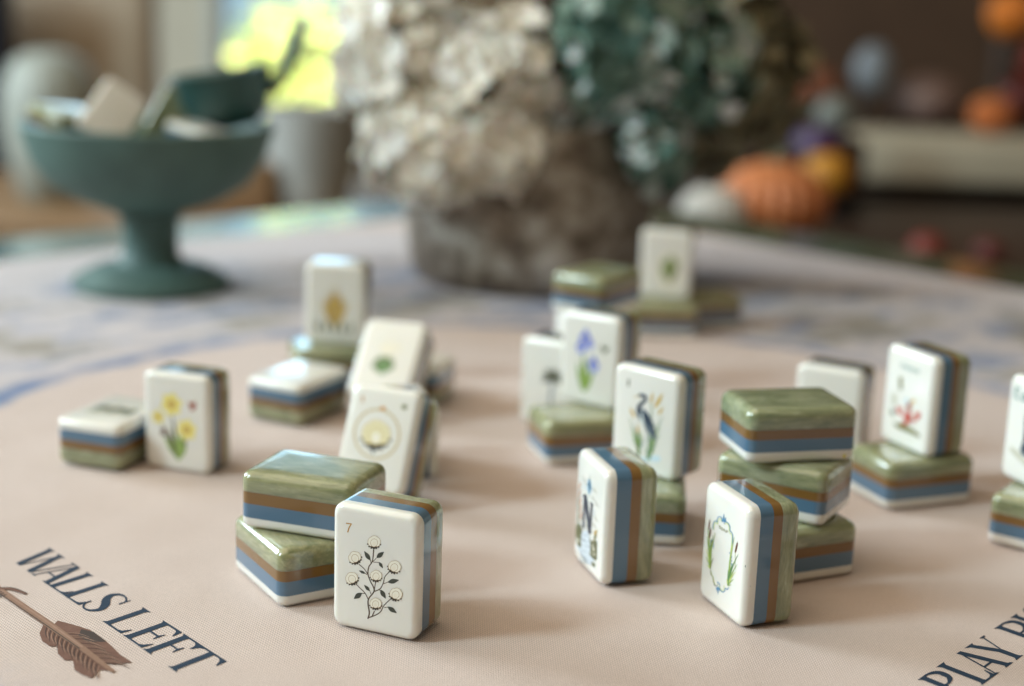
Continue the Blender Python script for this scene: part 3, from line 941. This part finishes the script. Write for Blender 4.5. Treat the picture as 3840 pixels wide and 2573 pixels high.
# ---------- painted flowers on blurred tiles
tD = tile('upright tile printed with yellow daffodils, left of the mat', stand_mtx(-96.34, 189.76, -.32))
a = Art()
def flower(cx, cy, r_, petal, core, n=6):
    for i in range(n):
        t = 2 * math.pi * i / n + .3
        a.leaf(petal, cx, cy, cx + r_ * math.cos(t), cy + r_ * math.sin(t), r_ * .85)
    a.ell(core, cx, cy, r_ * .36, r_ * .36)
for x0, y0, x1, y1, w_ in ((.5, 5, -1.5, 19, .9), (1, 5, 4.6, 13.5, .9), (0, 5, -5.6, 15, .7), (.5, 4, -4, 10.5, 1.8), (.8, 4, 3.6, 9, 1.6), (.5, 3.4, .2, 12, 2.4), (1, 3.6, 2.2, 13, 1.8), (0, 4, -2.6, 13.5, 1.4)):
    a.leaf('grass' if w_ > 1.5 else 'moss', x0, y0, x1, y1, w_)
flower(-1.4, 20.6, 3.9, 'yellow', 'straw'); flower(3.6, 13.4, 3.6, 'yellow', 'straw'); flower(-6.0, 16.2, 2.4, 'yellow', 'straw', 5)
a.leaf('brick', 5.2, 19.4, 6.6, 22.6, 1.8); a.leaf('brick', 5.8, 20.4, 4.2, 22.2, 1.2); a.leaf('brown', -5, 10.5, -3.6, 13.4, 1.6); a.leaf('brown', -4.6, 11.4, -2.8, 11, 1.0)
motif(tD, a)

tI = tile('upright tile printed with blue irises, raised on a flat tile', stand_mtx(28.73, 225.68, -.604, TD + .1))
a = Art()
for x0, y0, x1, y1, w_ in ((-1.5, 5, -2.5, 20, 1.1), (-1, 5, 2.5, 13, 1.0), (-1.5, 4.5, -4.6, 14, 1.8), (-1.2, 4.5, -1, 15, 2.2), (-1, 4.6, 1.4, 11.5, 1.8), (-1.4, 4.4, -3, 10, 2.0)):
    a.leaf('grass', x0, y0, x1, y1, w_)
for cx, cy, s in ((-1.6, 21.6, 1.1), (-3.2, 18.6, .9), (1.8, 13.6, 1.0), (.2, 20.2, .7)):
    for dx, dy, w_ in ((0, 3.2, 2.2), (-2.4, .6, 2.0), (2.2, .4, 2.0), (-1.2, -2.4, 1.9), (1.4, -2.2, 1.9)):
        a.leaf('iris' if dy > 0 else 'iris2', cx, cy, cx + dx * s, cy + dy * s, w_ * s)
    a.ell('yellow', cx, cy, .45 * s, .5 * s)
a.leaf('moss', 5, 18.4, 7.2, 20.6, 1.3); a.leaf('moss', 5.2, 18.8, 4.2, 21, 1.0)
motif(tI, a)

tF = tile('upright tile printed with a red crawfish, raised on a flat tile at right', stand_mtx(123.57, 188.07, -1.134, TD + .1))
afF = affine([[0.03752, 0.00368, -16.9351], [0.01002, -0.02506, 30.16663]])
a = Art(afF)
a.poly('olive', [(215, 1020), (300, 1040), (420, 1080), (520, 1150), (540, 1200), (420, 1150), (260, 1090)])
a.poly('stone', [(195, 700), (235, 660), (260, 720), (255, 830), (205, 820)]); a.poly('olive', [(285, 480), (330, 490), (325, 640), (290, 640)])
a.leaf('moss', 215, 950, 200, 850, 46); a.leaf('sky', 385, 800, 380, 730, 40); a.leaf('straw', 440, 800, 465, 740, 46)
a.ell('red', 390, 960, 38, 78, .15); a.ell('brick', 350, 1040, 40, 26, .3); a.leaf('brick', 400, 900, 412, 770, 60)
for i in range(4):
    a.stroke('brick', [(380, 930 + i * 26, 9), (440, 960 + i * 22, 8), (470, 1000 + i * 16, 4)], 8)
for sx_, bx, by in ((-1, 290, 870), (1, 505, 930)):
    a.stroke('red', [(390, 930, 16), ((390 + bx) / 2, by + 70, 18), (bx, by + 40, 22)], 18)
    a.leaf('red', bx, by + 60, bx - 24, by - 50, 40); a.leaf('red', bx, by + 60, bx + 30, by - 40, 36)
motif(tF, a)
a = Art(afF)
for i in range(7):
    x, y = 318 + i * 32, 352 + i * 14
    a.stroke('teal', [(x, y - 26, 10), (x + 4, y + 22, 10)], 9); a.stroke('teal', [(x + 2, y - 24, 7), (x + 20, y - 10 + (i % 3) * 12, 7)], 7)
motif(tF, a, 'printed_lettering')

tG = tile('leaning tile printed with a small green plant, behind the cotton circle tile', stand_mtx(-43.84, 242.6, -.282, 0, .738))
a = Art()
for i in range(12):
    t = R(-75 + i * 13.5)
    a.leaf('green' if i % 2 else 'moss', -.5, 10.0, -.5 + 4.6 * math.sin(t), 10.0 + 6.4 * math.cos(t), 1.9)
a.ell('green', -.5, 11.4, 2.4, 2.8)
for i in range(7):
    a.leaf('boll2', -.5, 15, -4.5 + i * 1.6, 23 - abs(i - 3) * .8, 1.5)
motif(tG, a)

tP = tile('upright tile printed with a dark palm tree, half hidden behind the iris tile', stand_mtx(16.4, 249.4, -.56))
a = Art()
a.stroke('grey', [(1.5, 4, 1.6), (1.2, 10, 1.1), (1.8, 17, .9)], 1)
for i in range(8):
    t = R(-110 + i * 31)
    a.leaf('moss' if i % 2 else 'dark', 1.8, 17, 1.8 + 5 * math.sin(t), 17 + 4.4 * math.cos(t), 1.3)
a.ell('olive', 1, 4, 5, 1)
motif(tP, a)

tL = tile('upright tile with a tan botanical print and a bright top, farthest left', stand_mtx(-63.9, 296.5, -.10, TD + .1))
a = Art()
for i in range(9):
    a.leaf('tan' if i % 2 else 'straw', 0, 6, -5 + i * 1.25, 22 - abs(i - 4) * 1.4, 1.8)
for i in range(5):
    a.leaf('moss', -6 + i * 3, 4.5, -6.5 + i * 3.2, 9, 1.4)
flower(0, 15.5, 3.2, 'straw', 'tan', 6)
motif(tL, a)

tQ = tile('upright pale tile with a green sprig, farthest back on the right', stand_mtx(66.2, 403, -.207, TD + .1))
a = Art()
for i in range(8):
    a.leaf('moss' if i % 2 else 'grass', 2, 7, -2 + i * 1.1, 20 - abs(i - 4), 2.0)
a.ell('boll2', 2, 12, 5, 8); a.items = a.items[-1:] + a.items[:-1]
motif(tQ, a)

tE = tile('upright tile with the green letters Ea, cut off by the right edge', stand_mtx(149.86, 155.4, -1.208, TD + .1))
a = Art()
for st in ([(-7.9, 23.4), (-7.9, 26.4)], [(-7.9, 26.3), (-6.2, 26.3)], [(-7.9, 25), (-6.6, 25)], [(-7.9, 23.5), (-6.1, 23.5)],
           [(-3.6, 25.3), (-4.9, 25.1), (-5.2, 24.2), (-4.6, 23.4), (-3.6, 24)], [(-3.5, 25.5), (-3.5, 23.4)]):
    a.stroke('teal', [(*p, .5) for p in st], .5)
motif(tE, a, 'printed_lettering')
a = Art()
a.poly('stone', [(-7.6, 8.2), (-5, 7.2), (-1, 6), (4, 5.4), (6, 6), (5, 7), (-1, 7.6), (-4, 9), (-7.4, 9.6)])
a.stroke('navy', [(-1.6, 20, 2.6), (-1.4, 13, 2.2), (-2.2, 9.2, 2.4)], 2.4); a.stroke('navy', [(-2.6, 21.0, 1.0), (3.4, 21.0, 1.0)], 1); a.stroke('navy', [(-2.6, 9.0, 1.0), (3.6, 9.0, 1.0)], 1)
motif(tE, a)

tile('plain white upright tile behind the three-tile stack', stand_mtx(104.8, 225.5, -.52))

# flat tiles
tile('lower flat tile of the left front stack, turned corner first', lie_mtx(-50.94, 102.59, 2.128))
tile('upper flat green tile of the left front stack', lie_mtx(-47.05, 105.4, -.316, TD + .05))
tile('bottom flat tile of the three-tile stack at right', lie_mtx(72.6, 123.2, .43))
tile('middle tile of the three-tile stack, turned across the others', lie_mtx(72.39, 130.15, -.541, TD + .05))
tT = tile('top flat tile of the three-tile stack with a yellow dot on its cream layer', lie_mtx(72.28, 132.11, .2387, 2 * (TD + .05)))
bm = bmesh.new()
bmesh.ops.create_circle(bm, cap_ends=True, radius=.0005, segments=14)
dot = mesh_obj('paint_dot', bm, ink('yel'), tT, smooth=False)
dot.matrix_local = Matrix.Translation((-(TW / 2 + .02) * MM, (-TD / 2 + 1.35) * MM, (15 + 11.6) * MM)) @ Matrix.Rotation(R(90), 4, 'Y')
tile('flat tile under the heron tile', lie_mtx(38.35, 150.5, 1.484))
tile('flat tile under the iris tile', lie_mtx(22.98, 214.86, .292))
tile('flat green tile under the crawfish tile', lie_mtx(120.3, 185.25, .378))
tile('flat tile at the right edge, under the cut-off tile', lie_mtx(150.6, 147.0, -.621))
tU = tile('flat tile lying face up with dark print beside the daffodil tile', lie_mtx(-120.08, 196.57, 1.248, 0, True))
a = Art()
for i, (x, w_) in enumerate(((-6, 1.4), (-3.4, 2.2), (-.4, 1.6), (2.4, 2.4), (5.4, 1.6))):
    a.stroke('moss', [(x, 12 + (i % 2), w_), (x + .5, 15, w_ * 1.3), (x, 18.4 - (i % 2), w_ * .7)], w_); a.stroke('dark', [(x - 1, 15.4, .9), (x + 1.4, 15 + i % 2, .9)], .9)
a.stroke('olive', [(-8, 10.6, .8), (0, 10.2, 1.2), (8, 10.8, .8)], 1)
motif(tU, a)
tile('flat tile lying face up and mirroring the window, left of centre', lie_mtx(-71.8, 250, 1.108, 0, True))
tile('flat tile under the farthest left upright tile', lie_mtx(-66, 293, .25))
tile('flat tile lying face up behind the leaning green plant tile', lie_mtx(-37.0, 275.8, -.282, 0, True))
Ld = Vector((-.27, .963, 0)).normalized(); nl = Vector((-.963, -.27, 0)).normalized()
sm = Matrix((nl.cross(Ld), nl, Ld)).transposed().to_4x4()
sm.translation = (Vector((-31.3, 197.0, TW / 2 + .05)) - Ld * THT / 2) * MM
tile('tile standing on its long side, showing a cream edge behind the cotton circle tile', sm)
tile("flat green tile balanced on an upright tile, just in front of the vase", lie_mtx(30.63, 299, 1.0, THT + .1))
tV = tile('upright tile carrying a flat tile on its head, behind the iris tile', stand_mtx(27.5, 297, -.98))
a = Art()
for i in range(6):
    a.leaf('grass', -3, 8, -6 + i * 1.2, 18 - abs(i - 3), 1.2)
motif(tV, a)
tile('flat green tile under the farthest back upright tile', lie_mtx(63.5, 396, .05))
tile('flat dark green tile lying beside the farthest back upright tile', lie_mtx(84, 414, .25))

# ------------------------------------------------------------------ footed bowl with tiles and a scoop
verd = simple('verdigris_paint', (.075, .135, .115), .62, .45, 38)
bowl = empty('footed_bowl', T(-171, 455, 0))
bm = bmesh.new()
add_lathe(bm, [(9, 42), (24, 45), (38, 52), (48, 62), (52.5, 73), (54, 76.5), (56.5, 77), (57.5, 75.5), (56.5, 71), (53, 60), (45.5, 49.5), (33, 41.5), (20, 37), (13.5, 34.5)], 72)
mesh_obj('basin', bm, verd, bowl)
bm = bmesh.new()
add_lathe(bm, [(14.6, 34.3), (13.2, 30), (12.8, 22), (13.4, 15), (16.5, 11.2)], 48)
mesh_obj('stem', bm, verd, bowl)
bm = bmesh.new()
add_lathe(bm, [(17, 11), (24, 10.2), (29, 8.4), (30.5, 6.2), (34.5, 5.2), (36.2, 3.6), (36.2, .1)], 64)
mesh_obj('foot', bm, verd, bowl)
tag(bowl, 'teal green footed bowl holding loose tiles, left background', 'bowl')

def rest(label, x, y, z, e):
    mt = Matrix.Translation((x * MM, y * MM, z * MM)) @ Euler([R(v) for v in e]).to_matrix().to_4x4() @ Matrix.Translation((0, 0, -THT / 2 * MM))
    return tile(label, mt, 'tiles heaped in the bowl')
rest('cream tile tilted on its corner in the bowl', -184, 437, 79, (-38, 34, 10))
rest('green backed tile in the bowl catching blue window light, left rim', -203, 436, 76, (84, 14, -30))
rest('tile lying face up in the bowl below the scoop', -141, 433, 70, (-80, 4, 58))
rest('tile propped between the cream tile and the scoop in the bowl', -162, 466, 76, (-14, -28, 190))
rest('tile low at the back of the bowl', -196, 472, 70, (80, 10, 20))
rest('tile buried at the bottom of the bowl', -165, 440, 60, (88, 6, 40))

scoop = empty('scoop', T(-136, 462, 84))
bm = bmesh.new()
mt = Matrix.Rotation(R(-9), 4, 'Y')
add_lathe(bm, [(2, -10), (12, -8.5), (18.5, -3), (21.5, 6), (22.5, 15), (23.5, 16.2), (22, 17.4), (20.5, 15.6), (19.4, 7), (16.5, -1), (11, -6), (2, -7.4)], 40, mtx=mt)
sc_m = simple('dark_teal_enamel', (.022, .072, .066), .4, .2, 60)
mesh_obj('cup', bm, sc_m, scoop)
bm = bmesh.new(); add_tube(bm, [(20, 0, 8), (25, 0, 14), (29, -1, 24), (33, -2, 36), (35, -2, 41)], [3.2, 3.0, 2.9, 3.0, 3.4]); mesh_obj('handle', bm, sc_m, scoop)
tag(scoop, 'dark teal scoop with a thin upright handle, lying in the bowl', 'scoop')

# ------------------------------------------------------------------ vase of hydrangeas
def vase_mat():
    ma, nt, p = new_mat('mottled_vase')
    tc = N(nt, 'ShaderNodeTexCoord')
    f = noise(nt, tc.outputs['Object'], 45, 4, .65)
    c = ramp(nt, f, [(.36, (.075, .054, .038)), (.47, (.20, .16, .12)), (.57, (.37, .33, .275)), (.69, (.56, .53, .48))])
    L(nt, c, p.inputs['Base Color'])
    p.inputs['Roughness'].default_value = .5
    p.inputs['Metallic'].default_value = .1
    b = N(nt, 'ShaderNodeBump'); b.inputs['Strength'].default_value = .6; b.inputs['Distance'].default_value = .003
    L(nt, f, b.inputs['Height']); L(nt, b.outputs[0], p.inputs['Normal'])
    return ma
vase = empty('vase', T(6, 512, 0))
bm = bmesh.new()
add_lathe(bm, [(50, .1), (56, 1.5), (59, 6), (61, 20), (62.5, 45), (61, 68), (59, 80), (57, 80), (58, 66), (59, 45), (56, 12), (20, 8)], 64)
mesh_obj('body', bm, vase_mat(), vase)
tag(vase, 'mottled brown and silver round vase under the flowers', 'vase')

def petal_mat(name, stops):
    ma, nt, p = new_mat(name)
    g = N(nt, 'ShaderNodeNewGeometry')
    tc = N(nt, 'ShaderNodeTexCoord')
    f = math_node(nt, 'ADD', math_node(nt, 'MULTIPLY', g.outputs['Random Per Island'], .6), math_node(nt, 'MULTIPLY', noise(nt, tc.outputs['Object'], 45, 2), .5))
    L(nt, ramp(nt, f, stops), p.inputs['Base Color'])
    p.inputs['Roughness'].default_value = .6
    p.inputs['Subsurface Weight'].default_value = .2
    p.inputs['Subsurface Scale'].default_value = .002
    return ma
PM = dict(cream=petal_mat('cream_petals', [(.12, (.58, .48, .35)), (.38, (.80, .74, .62)), (.68, (.93, .91, .85))]),
          green=petal_mat('green_petals', [(.2, (.022, .070, .055)), (.45, (.10, .20, .155)), (.62, (.27, .37, .31)), (.78, (.70, .74, .72))]),  # palest stop puts white highlights into the petal colour
          olive=petal_mat('olive_petals', [(.2, (.045, .040, .020)), (.5, (.13, .115, .06)), (.85, (.28, .24, .14))]))
stem_m = simple('flower_stem', (.10, .11, .05), .6, .2, 80)
def bloom(label, c, rad, kind, n, size, seed, squash=(1, 1, 1), group=None):
    rnd = random.Random(seed)
    o = empty('hydrangea_bloom', T(*c))
    bm = bmesh.new()
    for i in range(n):
        zz = 1 - 2 * (i + .5) / n
        ph = i * 2.39996 + rnd.uniform(-.25, .25)
        rr2 = math.sqrt(max(0, 1 - zz * zz))
        d = Vector((rr2 * math.cos(ph), rr2 * math.sin(ph), zz))
        pos = Vector((d.x * squash[0], d.y * squash[1], d.z * squash[2])) * rad * rnd.uniform(.72, 1.04)
        nrm = (d + Vector((rnd.uniform(-.45, .45), rnd.uniform(-.45, .45), rnd.uniform(-.45, .45)))).normalized()
        q = nrm.to_track_quat('Z', 'Y').to_matrix()
        s = size * rnd.uniform(.75, 1.25)
        spin = rnd.uniform(0, 6.28)
        for k in range(4):
            a = spin + k * math.pi / 2
            ca, sa = math.cos(a), math.sin(a)
            grid = []
            for (u, hw, hz) in ((.06, .10, 0), (.45, .46, .10), (.85, .50, .22), (1.05, .24, .18)):
                grid.append([Vector(((u * ca - v * sa) * s, (u * sa + v * ca) * s, (hz + abs(v) * .25) * s)) for v in (-hw, 0, hw)])
            vs = [[bm.verts.new((pos + q @ p) * MM) for p in row] for row in grid]
            for r0, r1 in zip(vs, vs[1:]):
                for j in range(2):
                    bm.faces.new((r0[j], r0[j + 1], r1[j + 1], r1[j]))
    fl = mesh_obj('florets', bm, PM[kind], o, angle=80)
    fl['kind'] = 'stuff'
    bm = bmesh.new()
    dv = Vector((6 - c[0], 512 - c[1], 40 - c[2]))
    add_tube(bm, [tuple(dv * t_ + Vector((0, 0, 8 * t_ * (1 - t_)))) for t_ in (0, .25, .5, .75, 1)], [2.4, 2.2, 2.2, 2.2, 2.2])
    mesh_obj('stalk', bm, stem_m, o)
    tag(o, label, 'flower', group or 'hydrangea blooms in the vase')
    return o
bloom('large cream bloom at the upper left of the vase', (-54, 486, 108), 36, 'cream', 120, 9.5, 1)
bloom('cream bloom hanging lowest over the vase front', (-40, 462, 70), 29, 'cream', 100, 9, 2)
bloom('cream bloom between the upper left bloom and the green bloom', (-14, 470, 102), 30, 'cream', 100, 9, 3)
bloom('small cream bloom over the right of the vase front', (-10, 458, 72), 21, 'cream', 70, 8, 4)
bloom('cream bloom crowning the bouquet at the top edge', (-40, 494, 152), 36, 'cream', 110, 9.5, 5)
bloom('large teal green bloom right of the cream ones', (50, 470, 122), 36, 'green', 90, 12, 6)
bloom('teal green bloom overlapping the olive blooms at right', (80, 464, 112), 24, 'green', 60, 11, 16)
bloom('small teal green bloom drooping below the large one', (63, 462, 76), 15, 'green', 34, 9.5, 7, (1, 1, 1.2))
bloom('olive brown bloom at the far right of the bouquet', (100, 502, 106), 36, 'olive', 130, 9, 8, (1, 1, 1.2))
bloom('olive brown bloom tucked behind the green one', (78, 528, 140), 34, 'olive', 90, 9, 9)
bloom('dark olive bloom low at the right of the vase', (88, 520, 78), 24, 'olive', 80, 8, 10)

# ------------------------------------------------------------------ far background, right: autumn ornaments on a sideboard
dark = simple('dark_stained_wood', (.045, .026, .017), .45, .3, 18)
sb = empty('sideboard', T(420, 1250, -760))
bm = bmesh.new(); add_box(bm, (-330, -260, 650), (520, 200, 680), 4); mesh_obj('top', bm, dark, sb)
bm = bmesh.new(); add_box(bm, (-310, -240, 20), (500, 190, 649.5), 3); mesh_obj('cabinet', bm, dark, sb)
tag(sb, 'dark wooden sideboard behind the table at right', 'sideboard')
sh = empty('shelf', T(500, 1560, -760))
cream_paint = simple('cream_shelf_paint', (.42, .36, .26), .6, .15, 14)
bm = bmesh.new(); add_box(bm, (-125, -70, 695), (320, 90, 746), 6); mesh_obj('board', bm, cream_paint, sh)
for x in (-100, 290):
    bm = bmesh.new(); add_box(bm, (x - 15, -20, 0), (x + 15, 60, 694.5), 2); mesh_obj('bracket', bm, dark, sh)
tag(sh, 'thick cream painted shelf board at the right edge', 'shelf')

def pumpkin(label, c, r_, col, flat=.8, ribs=9, amp=.12, name='pumpkin', stem=True, cat='pumpkin'):
    o = empty(name, T(*c))
    bm = bmesh.new()
    prof = []
    for i in range(15):
        t = R(-86 + 172 * i / 14)
        prof.append((r_ * math.cos(t) + .2, r_ * flat * (math.sin(t) + 1)))
    add_lathe(bm, prof, 54, ribs=ribs * 2 if ribs else 0, ribamp=amp)
    mesh_obj('body', bm, simple(name + '_skin', col, .55, .2, 40), o)
    if stem:
        bm = bmesh.new(); z1 = 2 * r_ * flat
        add_tube(bm, [(0, 0, z1 - 2), (0, 0, z1 + r_ * .15), (r_ * .08, 0, z1 + r_ * .32)], [r_ * .14, r_ * .09, r_ * .08]); mesh_obj('stem', bm, stem_m, o)
    tag(o, label, cat, 'autumn ornaments on the sideboard and shelf')
    return o
pumpkin('white blurred pumpkin right of the vase', (178, 1120, -80), 31, (.50, .47, .42), .85)
pumpkin('large pale orange pumpkin beside the white one', (236, 1150, -80), 50, (.52, .17, .055), .74)
pumpkin('yellow orange ball with a purple top above the black pot', (318, 1320, -62), 26, (.48, .20, .012), .95, 0, 0, 'ornament', False, 'ornament')
o = empty('ornament', T(310, 1338, -24))
bm = bmesh.new(); add_lathe(bm, [(3, 0), (20, 4), (27, 14), (22, 28), (8, 34)], 30); mesh_obj('body', bm, simple('purple_glaze', (.045, .008, .065), .4, .2, 30), o)
tag(o, 'dark purple cap shape over the yellow ball', 'ornament', 'autumn ornaments on the sideboard and shelf')
o = empty('pot', T(322, 1322, -80))
bm = bmesh.new(); add_lathe(bm, [(24, 0), (30, 4), (33, 14), (31, 18), (28, 18), (20, 14)], 36); mesh_obj('body', bm, simple('black_glaze', (.008, .008, .009), .3, .1, 30), o)
tag(o, 'small black pot under the yellow ball', 'pot')
pumpkin('grey green ball above the purple cap', (338, 1400, -5), 22, (.15, .155, .13), 1, 0, 0, 'ornament', False, 'ornament')
bm = bmesh.new(); add_box(bm, (-30, -30, 0), (30, 30, 74), 3)
pl = mesh_obj('pedestal', bm, dark); pl.matrix_world = T(338, 1400, -80); tag(pl, 'dark block carrying the grey green ball', 'pedestal')
pumpkin('rust orange gourd left on the back ledge', (366, 1690, 0), 34, (.19, .055, .02), .8)
pumpkin('bright orange gourd standing on the cream shelf', (566, 1600, -13.5), 25, (.46, .12, .02), .9)
pumpkin('bright orange ornament at the top right corner', (640, 1800, 95), 31, (.62, .17, .01), 1)
pumpkin('deep red ornament under the top right orange one', (676, 1800, 36), 28, (.17, .018, .008), 1)
pumpkin('dark red ball beyond the orange gourd', (640, 1740, -6), 26, (.10, .010, .006), 1, 0, 0, 'ornament', False, 'ornament')
pumpkin('small red berry ball on the sideboard front', (352, 1040, -80), 16, (.16, .018, .008), .9, 0, 0, 'ornament', False, 'ornament')
pumpkin('darker red berry ball farther right on the sideboard', (408, 1050, -80), 13, (.10, .014, .010), .9, 0, 0, 'ornament', False, 'ornament')
pumpkin('pale blue grey jar on the back ledge', (440, 1690, 20), 25, (.17, .185, .20), 1.3, 0, 0, 'jar', False, 'jar')
pumpkin('muted mauve cushion shape on the back ledge', (520, 1720, -20), 46, (.16, .095, .075), .75, 0, 0, 'cushion', False, 'cushion')
pumpkin('pale cream jar high on the back ledge', (300, 1780, 110), 36, (.48, .40, .28), 1.1, 0, 0, 'jar', False, 'jar')
bm = bmesh.new(); add_box(bm, (220, 1640, -760), (900, 1900, -21), 4)
tag(mesh_obj('back_ledge', bm, dark), 'dark wooden ledge behind the cream shelf', 'ledge')
for *c, who in ((366, 1690, -20.5, 20, 'rust gourd'), (440, 1690, -20.5, 40, 'blue grey jar'), (640, 1800, -20.5, 115, 'top right orange ornament'), (676, 1830, -20.5, 56, 'deep red ornament'), (640, 1740, -20.5, 14, 'dark red ball'), (300, 1780, -20.5, 130, 'pale cream jar')):
    bm = bmesh.new(); add_box(bm, (-16, -16, 0), (16, 16, c[3]), 2)
    o = mesh_obj('riser', bm, dark); o.matrix_world = T(c[0], c[1], c[2])
    tag(o, 'dark wooden riser under the ' + who + ' on the back ledge', 'riser', 'risers on the back ledge')

# ------------------------------------------------------------------ far background, left
con = empty('console', T(-420, 1560, -760))
oak = simple('honey_oak', (.24, .14, .068), .5, .25, 16)
bm = bmesh.new(); add_box(bm, (-330, -190, 606), (300, 220, 636), 4); mesh_obj('top', bm, oak, con)
for x in (-300, 270):
    for y in (-160, 190):
        bm = bmesh.new(); add_box(bm, (x - 22, y - 22, 0), (x + 22, y + 22, 605.5), 2); mesh_obj('leg', bm, oak, con)
tag(con, 'honey wood console table behind the bowl', 'table')
bm = bmesh.new(); add_box(bm, (-70, -50, 0), (70, 50, 62), 4)
o = mesh_obj('wooden_box', bm, oak); o.matrix_world = T(-345, 1500, -123.5); tag(o, 'honey coloured wooden box between bowl and grey pot', 'box')
o = empty('pot', T(-236, 1500, -123.5))
bm = bmesh.new(); add_lathe(bm, [(34, 0), (40, 3), (52, 60), (58, 108), (60, 122), (56, 124), (52, 110), (40, 90)], 48)
mesh_obj('body', bm, simple('grey_stone', (.34, .34, .315), .8, .25, 40), o)
tag(o, 'grey stone planter at the left of the flowers', 'pot')
o = empty('jar', T(-545, 1530, -123.5))
bm = bmesh.new(); add_lathe(bm, [(30, 0), (36, 4), (50, 50), (56, 95), (54, 130), (42, 160), (20, 172)], 48)
mesh_obj('body', bm, simple('pale_celadon', (.30, .31, .265), .6, .12, 40), o)
tag(o, 'pale round jar at the far left behind the bowl', 'jar')
ch = empty('chair', T(-655, 2060, -760))
fab = simple('taupe_fabric', (.46, .37, .27), .9, .2, 30)
bm = bmesh.new(); add_box(bm, (-110, -30, 520), (110, 40, 960), 28); mesh_obj('backrest', bm, fab, ch)
bm = bmesh.new(); add_box(bm, (-170, -20, 400), (170, 420, 500), 20); mesh_obj('seat', bm, fab, ch)
for x in (-150, 150):
    for y in (0, 390):
        bm = bmesh.new(); add_box(bm, (x - 15, y - 15, 0), (x + 15, y + 15, 399), 2); mesh_obj('leg', bm, oak, ch)
tag(ch, 'taupe upholstered chair in the far left background', 'chair')
o = empty('chair', T(-770, 1900, -760))
navy = simple('navy_fabric', (.022, .024, .040), .85, .2, 30)
bm = bmesh.new(); add_box(bm, (-140, -40, 460), (62, 40, 935), 30); mesh_obj('backrest', bm, navy, o)
bm = bmesh.new(); add_box(bm, (-140, -20, 380), (62, 420, 455), 18); mesh_obj('seat', bm, navy, o)
for x in (-120, 42):
    for y in (0, 390):
        bm = bmesh.new(); add_box(bm, (x - 15, y - 15, 0), (x + 15, y + 15, 379.5), 2); mesh_obj('leg', bm, dark, o)
tag(o, 'dark navy chair back at the far left edge', 'chair')
# sunlit shrub outside the window
sh_o = empty('shrub', T(-560, 3700, -760))
bm = bmesh.new()
rnd = random.Random(21)
for i in range(2600):
    d = Vector((rnd.gauss(0, 1), rnd.gauss(0, 1), rnd.gauss(0, 1))).normalized()
    p = Vector((d.x * 290, d.y * 150, d.z * 380)) * rnd.uniform(.55, 1) + Vector((0, 0, 470))
    n_ = (d + Vector((rnd.uniform(-.7, .7), rnd.uniform(-.7, .7), rnd.uniform(-.7, .7)))).normalized()
    q = n_.to_track_quat('Z', 'Y').to_matrix()
    s = rnd.uniform(16, 30)
    vs = [bm.verts.new((p + q @ Vector(v) * s) * MM) for v in ((-1, 0, 0), (0, -.5, .1), (1.1, 0, 0), (0, .5, .1))]
    bm.faces.new(vs)
fo = mesh_obj('foliage', bm, petal_mat('sunlit_leaves', [(.2, (.30, .40, .06)), (.6, (.48, .56, .14)), (.9, (.70, .74, .36))]), sh_o, smooth=False)
fo['kind'] = 'stuff'
bm = bmesh.new(); add_tube(bm, [(0, 0, 0), (10, 0, 200), (0, 0, 420)], [26, 20, 10]); mesh_obj('trunk', bm, oak, sh_o)
tag(sh_o, 'sunlit yellow green shrub seen through the window', 'shrub')
bm = bmesh.new(); add_box(bm, (-4000, 2745, -900), (3000, 6490, -765))
tag(mesh_obj('lawn', bm, simple('lawn_grass', (.16, .22, .05), .9, .3, 6), smooth=False), 'sunny lawn outside the window', kind='structure')
